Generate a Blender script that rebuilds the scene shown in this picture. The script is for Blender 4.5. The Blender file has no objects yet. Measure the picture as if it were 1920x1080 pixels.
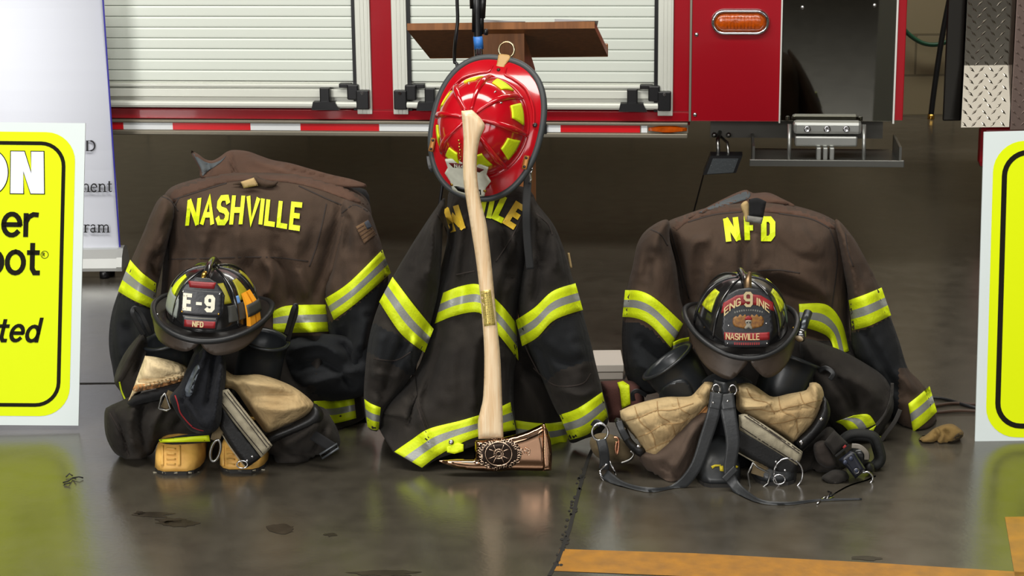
import bpy, bmesh, math, random
import numpy as np
from math import sin, cos, tan, pi, radians, sqrt, atan2
from mathutils import Vector, Matrix, noise
from mathutils.bvhtree import BVHTree
from mathutils.geometry import delaunay_2d_cdt

random.seed(7)
SC = bpy.context.scene
COL = SC.collection

# ------------------------------------------------------------------ camera
FPX, TH, ROLL, CH = 3782.0, 0.25178, -0.01034, 1.71
cam_d = bpy.data.cameras.new('camera')
cam = bpy.data.objects.new('camera', cam_d)
COL.objects.link(cam)
cam_d.sensor_width = 36.0
cam_d.lens = FPX / 1920 * 36.0
FW = Vector((0, cos(TH), -sin(TH)))
_u0 = Vector((0, sin(TH), cos(TH)))
_r0 = Vector((1, 0, 0))
RT = _r0 * cos(ROLL) + _u0 * sin(ROLL)
UP = -_r0 * sin(ROLL) + _u0 * cos(ROLL)
CAM = Vector((0, 0, CH))
cam.matrix_world = Matrix(((RT.x, UP.x, -FW.x, 0), (RT.y, UP.y, -FW.y, 0), (RT.z, UP.z, -FW.z, CH), (0, 0, 0, 1)))
cam_d.clip_start = 0.05
SC.camera = cam
VS = SC.view_settings
VS.view_transform = 'Standard'
VS.look = 'None'
VS.gamma = 1.0
VS.use_curve_mapping = False
VS.exposure = 0.4

# ------------------------------------------------------------------ light
world = bpy.data.worlds.new('world')
SC.world = world
world.use_nodes = True
_n = world.node_tree.nodes
_n['Background'].inputs[0].default_value = (0.80, 0.90, 1.0, 1)
_n['Background'].inputs[1].default_value = 0.25


def area(name, loc, target, sx, sy, power, col=(1, 1, 1)):
    d = bpy.data.lights.new(name, 'AREA')
    d.shape = 'RECTANGLE'
    d.size, d.size_y, d.energy, d.color = sx, sy, power, col
    o = bpy.data.objects.new(name, d)
    COL.objects.link(o)
    o.location = loc
    o.rotation_euler = (Vector(target) - Vector(loc)).to_track_quat('-Z', 'Y').to_euler()
    return o


# daylight through the windows of the three bay doors behind the camera
area('bay_door_daylight', (-5.4, -4.5, 3.2), (-2.4, 5.5, 0.8), 3.0, 2.6, 400, (1.0, 0.98, 0.95))
area('bay_door_daylight', (0.0, -4.5, 3.2), (0.0, 5, 1.2), 3.4, 2.6, 90, (1.0, 0.98, 0.95))
area('bay_door_daylight', (4.6, -4.5, 3.2), (4.0, 5, 1.2), 3.4, 2.6, 70, (1.0, 0.98, 0.95))
area('overhead_area_light', (-0.5, 3.4, 4.7), (-0.3, 4.2, 0), 6.0, 1.2, 230, (1.0, 0.97, 0.9))
area('overhead_area_light', (2.5, 8.6, 4.7), (2.5, 9.6, 0), 5.0, .6, 130, (1.0, 0.97, 0.9))  # added lamp, no fixture known there; it brightens the back wall


# ------------------------------------------------------------------ pixel rays
def ray(px, py):
    return FW + RT * ((px - 960) / FPX) + UP * ((540 - py) / FPX)


def at(px, py, Y):
    d = ray(px, py)
    return CAM + d * (Y / d.y)


def gnd(px, py, z=0.0):
    d = ray(px, py)
    return CAM + d * ((z - CH) / d.z)


def proj(P):
    v = Vector(P) - CAM
    z = v.dot(FW)
    return 960 + FPX * v.dot(RT) / z, 540 - FPX * v.dot(UP) / z


# ------------------------------------------------------------------ materials
def lin(r, g, b):
    f = lambda v: v / 12.92 if v <= 0.04045 else ((v + 0.055) / 1.055) ** 2.4
    return (f(r / 255), f(g / 255), f(b / 255), 1)


MATS = {}


def mat(name, col, rough=0.6, metal=0.0, var=0.0, vscale=20.0, bump=0.0, bscale=200.0, coat=0.0, spec=0.5, sheen=0.0,
        trans=0.0, emit=0.0, var2=None, aniso=None):
    if name in MATS:
        return MATS[name]
    m = bpy.data.materials.new(name)
    m.use_nodes = True
    nt = m.node_tree
    b = nt.nodes['Principled BSDF']
    c = lin(*col)
    b.inputs['Base Color'].default_value = c
    b.inputs['Roughness'].default_value = rough
    b.inputs['Metallic'].default_value = metal
    b.inputs['Specular IOR Level'].default_value = spec
    b.inputs['Coat Weight'].default_value = coat
    b.inputs['Coat Roughness'].default_value = 0.05
    b.inputs['Sheen Weight'].default_value = sheen
    b.inputs['Transmission Weight'].default_value = trans
    tc = nt.nodes.new('ShaderNodeTexCoord')
    src = tc.outputs['Object']
    if aniso:
        mp = nt.nodes.new('ShaderNodeMapping')
        mp.inputs['Scale'].default_value = aniso
        nt.links.new(src, mp.inputs[0])
        src = mp.outputs[0]
    if var > 0 or var2:
        nz = nt.nodes.new('ShaderNodeTexNoise')
        nz.inputs['Scale'].default_value = vscale
        nz.inputs['Detail'].default_value = 5
        nt.links.new(src, nz.inputs['Vector'])
        rp = nt.nodes.new('ShaderNodeValToRGB')
        e = rp.color_ramp.elements
        e[0].position, e[1].position = 0.3, 0.7
        if var2:
            e[0].color, e[1].color = c, lin(*var2)
        else:
            e[0].color = tuple(v * (1 - var) for v in c[:3]) + (1,)
            e[1].color = tuple(min(1, v * (1 + var)) for v in c[:3]) + (1,)
        nt.links.new(nz.outputs['Fac'], rp.inputs[0])
        nt.links.new(rp.outputs[0], b.inputs['Base Color'])
    if bump > 0:
        nb = nt.nodes.new('ShaderNodeTexNoise')
        nb.inputs['Scale'].default_value = bscale
        nb.inputs['Detail'].default_value = 3
        nt.links.new(src, nb.inputs['Vector'])
        bp = nt.nodes.new('ShaderNodeBump')
        bp.inputs['Strength'].default_value = bump
        bp.inputs['Distance'].default_value = 0.004
        nt.links.new(nb.outputs['Fac'], bp.inputs['Height'])
        nt.links.new(bp.outputs[0], b.inputs['Normal'])
    MATS[name] = m
    return m


def cloth(name, col, col2, wrinkle=0.5, rough=0.9, wscale=9.0):
    """woven shell fabric: faded and worn patches, broad wrinkles and a fine weave"""
    if name in MATS:
        return MATS[name]
    m = mat(name, col, rough, var2=col2, vscale=7.0, sheen=0.03, spec=0.15)
    nt = m.node_tree
    b = nt.nodes['Principled BSDF']
    tc = [n for n in nt.nodes if n.type == 'TEX_COORD'][0]
    n1 = nt.nodes.new('ShaderNodeTexNoise')
    n1.inputs['Scale'].default_value = wscale
    n1.inputs['Detail'].default_value = 3
    n1.inputs['Distortion'].default_value = 0.25
    n2 = nt.nodes.new('ShaderNodeTexNoise')
    n2.inputs['Scale'].default_value = 420
    b1 = nt.nodes.new('ShaderNodeBump')
    b1.inputs['Strength'].default_value = wrinkle
    b1.inputs['Distance'].default_value = 0.035
    b2 = nt.nodes.new('ShaderNodeBump')
    b2.inputs['Strength'].default_value = 0.35
    b2.inputs['Distance'].default_value = 0.002
    mp = nt.nodes.new('ShaderNodeMapping')      # folds run mostly up and down
    mp.inputs['Scale'].default_value = (1.0, 1.0, 0.4)
    mp.inputs['Rotation'].default_value = (0.0, 0.25, 0.0)
    nt.links.new(tc.outputs['Object'], mp.inputs[0])
    nt.links.new(mp.outputs[0], n1.inputs['Vector'])
    nt.links.new(tc.outputs['Object'], n2.inputs['Vector'])
    nt.links.new(n1.outputs['Fac'], b1.inputs['Height'])
    nt.links.new(n2.outputs['Fac'], b2.inputs['Height'])
    nt.links.new(b1.outputs[0], b2.inputs['Normal'])
    nt.links.new(b2.outputs[0], b.inputs['Normal'])
    return m


# ------------------------------------------------------------------ objects
WL = {}     # world location of each object
GEO = {}    # world vertices and faces of each mesh, for laying things on it


def thing(name, label, cat, loc, group=None, kind=None):
    o = bpy.data.objects.new(name, None)
    o.empty_display_size = 0.1
    COL.objects.link(o)
    o.location = Vector(loc)
    WL[o] = Vector(loc)
    if label:
        o['label'] = label
        o['category'] = cat
    if group:
        o['group'] = group
    if kind:
        o['kind'] = kind
    return o


def tag(o, label, cat, group=None):
    o['label'] = label
    o['category'] = cat
    if group:
        o['group'] = group
    return o


def mk(name, V, Fc, m, parent=None, smooth=True, fm=None, origin=None, label=None):
    V = [Vector(v) for v in V]
    if origin is None:
        lo = [min(v[i] for v in V) for i in range(3)]
        hi = [max(v[i] for v in V) for i in range(3)]
        origin = Vector(((lo[0] + hi[0]) / 2, (lo[1] + hi[1]) / 2, lo[2] if parent is None else (lo[2] + hi[2]) / 2))
    me = bpy.data.meshes.new(name)
    me.from_pydata([v - origin for v in V], [], [list(f) for f in Fc])
    ms = m if isinstance(m, (list, tuple)) else [m]
    for q in ms:
        me.materials.append(q)
    if fm:
        me.polygons.foreach_set('material_index', fm)
    bm = bmesh.new()
    bm.from_mesh(me)
    bmesh.ops.recalc_face_normals(bm, faces=bm.faces)
    bm.to_mesh(me)
    bm.free()
    if smooth:
        me.polygons.foreach_set('use_smooth', [True] * len(me.polygons))
    me.update()
    o = bpy.data.objects.new(name, me)
    COL.objects.link(o)
    WL[o] = origin
    if parent:
        o.parent = parent
        o.location = origin - WL[parent]
    else:
        o.location = origin
    GEO[o] = (V, [list(f) for f in Fc])
    if label:
        o['label'] = label
    return o


def struct(o):
    o['kind'] = 'structure'
    return o


class MB:
    """collects shapes that belong to one part"""
    def __init__(self):
        self.V, self.F, self.M = [], [], []

    def add(self, V, Fc, mi=0):
        k = len(self.V)
        self.V += [Vector(v) for v in V]
        self.F += [[i + k for i in f] for f in Fc]
        self.M += [mi] * len(Fc)
        return self

    def build(self, name, m, parent=None, smooth=False, label=None):
        return mk(name, self.V, self.F, m, parent, smooth, self.M if isinstance(m, (list, tuple)) else None, label=label)


def ident(x, y, z):
    return Vector((x, y, z))


def box_vf(x0, x1, y0, y1, z0, z1, bev=0.0, fn=ident, seg=2):
    bm = bmesh.new()
    bmesh.ops.create_cube(bm, size=1.0)
    for v in bm.verts:
        v.co = Vector((x0 + (v.co.x + .5) * (x1 - x0), y0 + (v.co.y + .5) * (y1 - y0), z0 + (v.co.z + .5) * (z1 - z0)))
    if bev > 0:
        bmesh.ops.bevel(bm, geom=list(bm.edges), offset=bev, segments=seg, affect='EDGES', profile=0.5)
    bm.verts.index_update()
    V = [fn(*v.co) for v in bm.verts]
    Fc = [[v.index for v in f.verts] for f in bm.faces]
    bm.free()
    return V, Fc


def box(name, x0, x1, y0, y1, z0, z1, m, parent=None, bev=0.0, fn=ident, label=None):
    V, Fc = box_vf(x0, x1, y0, y1, z0, z1, bev, fn)
    return mk(name, V, Fc, m, parent, False, label=label)


def catmull(P, n=8, closed=False):
    P = [tuple(p) for p in P]
    N = len(P)
    out = []
    rng = N if closed else N - 1
    for i in range(rng):
        p1, p2 = P[i], P[(i + 1) % N]
        p0 = P[(i - 1) % N] if (closed or i > 0) else p1
        p3 = P[(i + 2) % N] if (closed or i + 2 < N) else p2
        for k in range(n):
            t = k / n
            out.append(tuple(0.5 * ((2 * b) + (c - a) * t + (2 * a - 5 * b + 4 * c - d) * t * t + (3 * b - a - 3 * c + d) * t ** 3)
                             for a, b, c, d in zip(p0, p1, p2, p3)))
    if not closed:
        out.append(P[-1])
    return out


def outline(P, step=6.0, smooth=True):
    """closed px outline; a point with a third element is a sharp corner"""
    N = len(P)
    sh = [len(p) > 2 for p in P]
    Q = [(p[0], p[1]) for p in P]
    out = []
    for i in range(N):
        p1, p2 = Q[i], Q[(i + 1) % N]
        p0 = Q[(i - 1) % N] if not sh[i] else p1
        p3 = Q[(i + 2) % N] if not sh[(i + 1) % N] else p2
        L = math.hypot(p2[0] - p1[0], p2[1] - p1[1])
        n = max(1, int(L / step))
        for k in range(n):
            t = k / n
            if smooth:
                out.append(tuple(0.5 * ((2 * b) + (c - a) * t + (2 * a - 5 * b + 4 * c - d) * t * t + (3 * b - a - 3 * c + d) * t ** 3)
                                 for a, b, c, d in zip(p0, p1, p2, p3)))
            else:
                out.append((p1[0] + (p2[0] - p1[0]) * t, p1[1] + (p2[1] - p1[1]) * t))
    return out


def pip(pts, poly):
    x, y = pts[:, 0], pts[:, 1]
    c = np.zeros(len(pts), bool)
    n = len(poly)
    for i in range(n):
        x1, y1 = poly[i]
        x2, y2 = poly[(i + 1) % n]
        if y1 == y2:
            continue
        k = ((y1 > y) != (y2 > y)) & (x < (x2 - x1) * (y - y1) / (y2 - y1) + x1)
        c ^= k
    return c


def segdist(pts, A, B):
    A, B = np.asarray(A, float), np.asarray(B, float)
    d = B - A
    L2 = (d ** 2).sum(1) + 1e-9
    best = np.full(len(pts), 1e9)
    for i in range(len(A)):
        t = np.clip(((pts - A[i]) @ d[i]) / L2[i], 0, 1)
        q = A[i] + t[:, None] * d[i]
        best = np.minimum(best, np.hypot(pts[:, 0] - q[:, 0], pts[:, 1] - q[:, 1]))
    return best


def tri2d(poly, step):
    poly = [p for i, p in enumerate(poly) if math.hypot(p[0] - poly[i - 1][0], p[1] - poly[i - 1][1]) > 0.05]
    pa = np.array(poly)
    lo, hi = pa.min(0), pa.max(0)
    g = []
    y, r = lo[1] + step * .5, 0
    while y < hi[1]:
        x = lo[0] + (step * .5 if r % 2 else 0)
        while x < hi[0]:
            g.append((x, y))
            x += step
        y += step * .866
        r += 1
    pts = list(poly)
    if g:
        g = np.array(g)
        g = g[pip(g, poly)]
        if len(g):
            A = pa
            B = np.roll(pa, -1, 0)
            g = g[segdist(g, A, B) > step * .55]
            pts += [tuple(q) for q in g]
    n = len(poly)
    res = delaunay_2d_cdt([Vector(p) for p in pts], [(i, (i + 1) % n) for i in range(n)], [], 1, 1e-4)
    V = np.array([(v.x, v.y) for v in res[0]])
    Fc = [list(f) for f in res[2]]
    A, B = pa, np.roll(pa, -1, 0)
    d = segdist(V, A, B)
    return V, Fc, d, poly


def wob(x, y, sc, seed):
    return noise.noise(Vector((x / sc, y / sc, seed * 7.31)))


def relief(V, folds, nz):
    """metres of push towards the viewer at px points: folds = (polyline, width px, height m), nz = (amp m, size px, seed)"""
    h = np.zeros(len(V))
    for pl, w, a in folds:
        pl = catmull(pl, 6) if len(pl) > 2 else pl
        d = segdist(V, pl[:-1], pl[1:])
        # taper at the ends of the fold
        e = np.minimum(np.hypot(V[:, 0] - pl[0][0], V[:, 1] - pl[0][1]), np.hypot(V[:, 0] - pl[-1][0], V[:, 1] - pl[-1][1]))
        tp = np.clip(e / (w * 1.5) + .25, 0, 1)
        h += 2.1 * a * np.exp(-(d / w) ** 2) * tp
    if nz:
        for a, s, sd in (nz if isinstance(nz[0], tuple) else (nz,)):
            h += np.array([a * wob(x, y, s, sd) for x, y in V])
    return h


def puff(name, pts, Y, T, m, parent=None, w=None, Tb=None, step=7.0, smooth=True, folds=(), nz=None, free=None, label=None,
         power=2.0, col=None):
    """a stuffed cloth or moulded volume: outline at its own distance Y, swelling T towards the viewer and Tb behind"""
    poly = outline(pts, step, smooth)
    V, Fc, d, poly = tri2d(poly, step)
    nb = len(poly)
    if free:      # edges that stay open (rest on the floor): they do not thin the volume
        pa = np.array(poly)
        A, B = pa, np.roll(pa, -1, 0)
        mid = (A + B) / 2
        keep = np.array([not free(*q) for q in mid])
        dd = segdist(V, A[keep], B[keep])
    else:
        dd = d
    w = w or max(dd)
    s = np.clip(dd / w, 0, 1)
    prof = (1 - (1 - s) ** power) ** (1 / power)
    h = relief(V, folds, nz) * np.clip(dd / (w * .35), 0, 1)
    Tb = T if Tb is None else Tb
    fy = Y if callable(Y) else (lambda x, y: Y)
    bnd = d < 1e-3
    out, back = [], {}
    for i, (x, y) in enumerate(V):
        out.append(at(x, y, fy(x, y) - T * prof[i] - h[i]))
    for i, (x, y) in enumerate(V):
        if bnd[i] and prof[i] < 1e-4:
            back[i] = i
        else:
            back[i] = len(out)
            out.append(at(x, y, fy(x, y) + Tb * prof[i] + 0.002))
    Fa = [f[:] for f in Fc] + [[back[i] for i in reversed(f)] for f in Fc]
    cnt = {}
    for f in Fc:
        for a, b in zip(f, f[1:] + f[:1]):
            cnt[(a, b)] = cnt.get((a, b), 0) + 1
    for (a, b) in list(cnt):
        if (b, a) not in cnt and (back[a] != a or back[b] != b):
            q = [b, a, back[a], back[b]]
            q2 = []
            for t in q:
                if t not in q2:
                    q2.append(t)
            if len(q2) > 2:
                Fa.append(q2)
    for v in out:
        if v.z < 0.002:
            v.z = 0.002
    return mk(name, out, Fa, m, parent, True, label=label)


def bvh(objs):
    V, Fc = [], []
    for o in objs:
        v, f = GEO[o]
        k = len(V)
        V += v
        Fc += [[i + k for i in q] for q in f]
    return BVHTree.FromPolygons(V, Fc)


def hits(tree, V2, off, fall=None):
    """lay px points on the surface below; points that miss take the depth of the nearest hit"""
    P, ok = [], []
    for x, y in V2:
        d = ray(x, y).normalized()
        h = tree.ray_cast(CAM, d)
        P.append(h[0])
        ok.append(h[0] is not None)
    if any(ok):
        idx = [i for i, k in enumerate(ok) if k]
        A = np.array([V2[i] for i in idx])
        for i, k in enumerate(ok):
            if not k:
                j = idx[int(np.argmin(((A - np.array(V2[i])) ** 2).sum(1)))]
                P[i] = at(V2[i][0], V2[i][1], P[j].y)
    else:
        P = [at(x, y, fall or 5.0) for x, y in V2]
    return [p - ray(*q).normalized() * off for p, q in zip(P, V2)]


def rim(V2, Fc, top, off, thick):
    """close a laid-on sheet with a thin edge"""
    cnt = set()
    for f in Fc:
        for a, b in zip(f, f[1:] + f[:1]):
            cnt.add((a, b))
    low, V, F2 = {}, list(top), [list(f) for f in Fc]
    for (a, b) in list(cnt):
        if (b, a) not in cnt:
            for i in (a, b):
                if i not in low:
                    low[i] = len(V)
                    V.append(top[i] + ray(*V2[i]).normalized() * thick)
            F2.append([b, a, low[a], low[b]])
    return V, F2


def decal(name, pts, on, m, parent=None, off=0.004, thick=None, step=6.0, smooth=False, label=None):
    tree = on if isinstance(on, BVHTree) else bvh(on)
    poly = outline(pts, step, smooth)
    V, Fc, d, poly = tri2d(poly, step)
    V2 = [tuple(v) for v in V]
    top = hits(tree, V2, off)
    W, F2 = rim(V2, Fc, top, off, (thick or off) * 1.3)
    return mk(name, W, F2, m, parent, True, label=label)


def band(name, up, lo, on, parent, ms=None, off=0.0065, step=6.0, fr=(0, .18, .36, .5, .64, .82, 1), mi=(0, 0, 1, 1, 0, 0), label=None):
    """a reflective band between an upper and a lower px edge, laid on the cloth: yellow, silver, yellow"""
    ms = ms or [MATS['trim_yellow'], MATS['trim_silver']]
    off = max(off, .0065)
    tree = on if isinstance(on, BVHTree) else bvh(on)
    a = catmull(up, 10) if len(up) > 2 else up
    b = catmull(lo, 10) if len(lo) > 2 else lo

    def resamp(pl, n):
        pl = np.array([(p[0], p[1]) for p in pl], float)
        s = np.r_[0, np.cumsum(np.hypot(*np.diff(pl, axis=0).T))]
        t = np.linspace(0, s[-1], n)
        return np.c_[np.interp(t, s, pl[:, 0]), np.interp(t, s, pl[:, 1])], s[-1]
    L = resamp(a, 2)[1]
    n = max(3, int(L / step) + 1)
    A, B = resamp(a, n)[0], resamp(b, n)[0]
    V2 = []
    for f in fr:
        V2 += [tuple(A[i] * (1 - f) + B[i] * f) for i in range(n)]
    Fc, M = [], []
    for r in range(len(fr) - 1):
        for i in range(n - 1):
            k = r * n + i
            Fc.append([k, k + n, k + n + 1, k + 1])
            M.append(mi[r])
    top = hits(tree, V2, off)
    W, F2 = rim(V2, Fc, top, off, off * 1.4)
    M += [0] * (len(F2) - len(Fc))
    return mk(name, W, F2, ms, parent, True, M, label=label)


def tube_vf(P, r, n=10, closed=False, caps=True):
    P = [Vector(p) for p in P]
    N = len(P)
    R = r if isinstance(r, (list, tuple)) else [r] * N
    V, Fc = [], []
    up = None
    for i in range(N):
        t = (P[(i + 1) % N] - P[i - 1]) if closed or 0 < i < N - 1 else (P[1] - P[0] if i == 0 else P[-1] - P[-2])
        t.normalize()
        if up is None:
            up = Vector((0, 0, 1)) if abs(t.z) < .9 else Vector((1, 0, 0))
        a = (up - t * up.dot(t)).normalized()
        up = a
        b = t.cross(a)
        for k in range(n):
            q = 2 * pi * k / n
            V.append(P[i] + (a * cos(q) + b * sin(q)) * R[i])
    for i in range(N if closed else N - 1):
        for k in range(n):
            j = (i + 1) % N
            Fc.append([i * n + k, i * n + (k + 1) % n, j * n + (k + 1) % n, j * n + k])
    if caps and not closed:
        Fc.append(list(range(n))[::-1])
        Fc.append([(N - 1) * n + k for k in range(n)])
    return V, Fc


def tube(name, P, r, m, parent=None, n=10, closed=False, sm=6, label=None):
    if sm > 1 and len(P) > 2:
        P = catmull(P, sm, closed)
        if isinstance(r, (list, tuple)):
            r = [q[0] for q in catmull([(v,) for v in r], sm, closed)]
    V, Fc = tube_vf(P, r, n, closed)
    return mk(name, V, Fc, m, parent, True, label=label)


def cyl_vf(P0, P1, r0, r1=None, n=20):
    r1 = r0 if r1 is None else r1
    return tube_vf([P0, P1], [r0, r1], n)


def lathe_vf(prof, fn, n=32, cap0=False, cap1=False):
    V, Fc = [], []
    for r, z in prof:
        for k in range(n):
            q = 2 * pi * k / n
            V.append(fn(r * cos(q), r * sin(q), z))
    for i in range(len(prof) - 1):
        for k in range(n):
            Fc.append([i * n + k, i * n + (k + 1) % n, (i + 1) * n + (k + 1) % n, (i + 1) * n + k])
    if cap0:
        Fc.append(list(range(n))[::-1])
    if cap1:
        Fc.append([(len(prof) - 1) * n + k for k in range(n)])
    return V, Fc


def strap(name, pts, width, m, parent=None, thick=0.004, on=None, off=0.004, label=None, sm=8, wid=None):
    """a flat strap: pts = (px, py, Y); with on given it lies on those objects"""
    P = catmull(pts, sm) if len(pts) > 2 else [pts[0], tuple((a + b) / 2 for a, b in zip(*pts)), pts[1]]
    n = len(P)
    A2, Ys = [], []
    for i in range(n):
        a, b = P[max(0, i - 1)], P[min(n - 1, i + 1)]
        dx, dy = b[0] - a[0], b[1] - a[1]
        L = math.hypot(dx, dy) or 1
        w = width if wid is None else np.interp(i / (n - 1), np.linspace(0, 1, len(wid)), wid)
        for s in (-.5, -.3, 0, .3, .5):
            A2.append((P[i][0] - dy / L * w * s, P[i][1] + dx / L * w * s))
            Ys.append(P[i][2] if len(P[i]) > 2 else 0)
    if on:
        top = hits(on if isinstance(on, BVHTree) else bvh(on), A2, off)
    else:
        top = [at(x, y, Y) for (x, y), Y in zip(A2, Ys)]
    Fc = [[i * 5 + k, i * 5 + k + 1, (i + 1) * 5 + k + 1, (i + 1) * 5 + k] for i in range(n - 1) for k in range(4)]
    W, _ = list(top), None
    K = len(W)
    W += [t + ray(*q).normalized() * thick for t, q in zip(top, A2)]
    Fc += [[j + K for j in f[::-1]] for f in Fc]
    for i in range(n - 1):
        for k in (0, 4):
            Fc.append([i * 5 + k, (i + 1) * 5 + k, (i + 1) * 5 + k + K, i * 5 + k + K])
    Fc.append([0, 1, 2, 3, 4, 4 + K, 3 + K, 2 + K, 1 + K, K])
    e = (n - 1) * 5
    Fc.append([e + 4, e + 3, e + 2, e + 1, e, e + K, e + 1 + K, e + 2 + K, e + 3 + K, e + 4 + K])
    for v in W:
        v.z = max(v.z, 0.0015)
    return mk(name, W, Fc, m, parent, True, label=label)


# ------------------------------------------------------------------ lettering made of strokes
def arc(cx, cy, rx, ry, a0, a1, n=10):
    return [(cx + rx * cos(radians(a0 + (a1 - a0) * i / n)), cy + ry * sin(radians(a0 + (a1 - a0) * i / n))) for i in range(n + 1)]


GL = {   # glyph: (advance, polylines), height 1, y up
    'N': (.66, [[(0, 0), (0, 1)], [(0, 1), (.56, 0)], [(.56, 0), (.56, 1)]]),
    'A': (.68, [[(0, 0), (.29, 1), (.58, 0)], [(.1, .33), (.48, .33)]]),
    'S': (.62, [[(.5, .8), (.42, .97), (.12, .97), (0, .82), (0, .64), (.12, .53), (.4, .46), (.52, .34), (.52, .17), (.4, .02), (.1, .02), (0, .18)]]),
    'H': (.66, [[(0, 0), (0, 1)], [(.54, 0), (.54, 1)], [(0, .5), (.54, .5)]]),
    'V': (.62, [[(0, 1), (.28, 0), (.56, 1)]]),
    'I': (.14, [[(.02, 0), (.02, 1)]]),
    'L': (.52, [[(0, 1), (0, .02), (.44, .02)]]),
    'E': (.56, [[(.46, .98), (0, .98), (0, .02), (.46, .02)], [(0, .52), (.38, .52)]]),
    'F': (.54, [[(.46, .98), (0, .98), (0, 0)], [(0, .52), (.38, .52)]]),
    'D': (.64, [[(0, .02), (0, .98), (.34, .98), (.5, .8), (.5, .2), (.34, .02), (0, .02)]]),
    'G': (.64, [[(.5, .8), (.4, .98), (.12, .98), (0, .82), (0, .18), (.12, .02), (.4, .02), (.52, .18), (.52, .46), (.3, .46)]]),
    'O': (.7, [arc(.3, .5, .3, .48, 90, 450, 20)]),
    '9': (.62, [[(.04, .12), (.14, .02), (.38, .02), (.5, .16), (.5, .84), (.38, .98), (.12, .98), (0, .84), (0, .58), (.12, .45), (.5, .45)]]),
    '-': (.5, [[(.06, .5), (.38, .5)]]),
    'e': (.68, [[(.04, .36), (.54, .36)] , arc(.29, .36, .25, .33, 0, 318, 16)]),
    'r': (.44, [[(0, .02), (0, .68)], [(0, .44), (.08, .6), (.22, .68), (.34, .67)]]),
    'o': (.7, [arc(.3, .35, .28, .33, 90, 450, 18)]),
    't': (.46, [[(.14, .92), (.14, .16), (.22, .03), (.36, .03)], [(0, .66), (.34, .66)]]),
    'd': (.66, [[(.5, 0), (.5, 1.0)], arc(.26, .34, .24, .32, 0, 360, 16)]),
    'n': (.64, [[(0, 0), (0, .68)], [(0, .42), (.1, .6), (.26, .67), (.42, .6), (.48, .44), (.48, 0)]]),
    'a': (.62, [[(.44, .0), (.44, .5), (.34, .65), (.18, .66), (.04, .56)], [(.44, .38), (.2, .38), (.03, .26), (.04, .1), (.18, .02), (.34, .06), (.44, .2)]]),
    'm': (.98, [[(0, 0), (0, .68)], [(0, .46), (.1, .62), (.22, .66), (.34, .6), (.38, .44), (.38, 0)], [(.38, .46), (.48, .62), (.6, .66), (.72, .6), (.76, .44), (.76, 0)]]),
    'R': (.6, [[(0, 0), (0, .98), (.32, .98), (.46, .86), (.46, .66), (.34, .53), (0, .53)], [(.26, .53), (.48, 0)]]),
    'M': (.8, [[(0, 0), (0, 1), (.34, .3), (.68, 1), (.68, 0)]]),
    'P': (.6, [[(0, 0), (0, .98), (.34, .98), (.48, .86), (.48, .62), (.34, .48), (0, .48)]]),
    'U': (.66, [[(0, 1), (0, .2), (.12, .02), (.42, .02), (.54, .2), (.54, 1)]]),
    'T': (.58, [[(0, .98), (.52, .98)], [(.26, .98), (.26, 0)]]),
    'C': (.6, [[(.5, .8), (.4, .98), (.12, .98), (0, .82), (0, .18), (.12, .02), (.4, .02), (.5, .2)]]),
    'K': (.6, [[(0, 0), (0, 1)], [(.48, 1), (0, .42)], [(.14, .58), (.5, 0)]]),
    ' ': (.4, []),
}


def text_w(s, sp=1.0, wd=.2, wide=1.0):
    return sum((GL[c][0] - .1) * wide + wd + .06 * sp for c in s) - wd - .06 * sp


def strokes(s, wd, sp=1.0, sub=3, wide=1.0):
    """list of quads (4 corner points, height-1 units) for a word; wd = stroke width"""
    Q, x = [], 0.0
    for c in s:
        adv, pls = GL[c]
        for pl in pls:
            closed = pl[0] == pl[-1]
            pts = [(x + p[0] * wide, p[1]) for p in pl]
            n = len(pts)
            dirs = []
            for i in range(n - 1):
                dx, dy = pts[i + 1][0] - pts[i][0], pts[i + 1][1] - pts[i][1]
                L = math.hypot(dx, dy) or 1
                dirs.append((dx / L, dy / L))
            nor = []
            for i in range(n):
                a = dirs[i - 1] if (i > 0 or closed) else dirs[0]
                b = dirs[i] if i < n - 1 else (dirs[0] if closed else dirs[-1])
                if i == 0 and closed:
                    a = dirs[-1]
                mx, my = a[0] + b[0], a[1] + b[1]
                L = math.hypot(mx, my)
                if L < .3:
                    mx, my, L = b[0], b[1], 1
                mx, my = mx / L, my / L
                k = min(1 / max(.4, mx * b[0] + my * b[1]), 1.8)
                nor.append((-my * k, mx * k))
            ext = wd * .28
            for i in range(n - 1):
                p, q = pts[i], pts[i + 1]
                if i == 0 and not closed:
                    p = (p[0] - dirs[0][0] * ext, p[1] - dirs[0][1] * ext)
                if i == n - 2 and not closed:
                    q = (q[0] + dirs[-1][0] * ext, q[1] + dirs[-1][1] * ext)
                for k in range(sub):
                    t0, t1 = k / sub, (k + 1) / sub
                    lerp = lambda t: ((p[0] + (q[0] - p[0]) * t, p[1] + (q[1] - p[1]) * t), (nor[i][0] + (nor[i + 1][0] - nor[i][0]) * t, nor[i][1] + (nor[i + 1][1] - nor[i][1]) * t))
                    (a, na), (b, nb) = lerp(t0), lerp(t1)
                    h = wd / 2
                    Q.append([(a[0] + na[0] * h, a[1] + na[1] * h), (b[0] + nb[0] * h, b[1] + nb[1] * h),
                              (b[0] - nb[0] * h, b[1] - nb[1] * h), (a[0] - na[0] * h, a[1] - na[1] * h)])
        x += (adv - .1) * wide + wd + .06 * sp
    return Q


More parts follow.
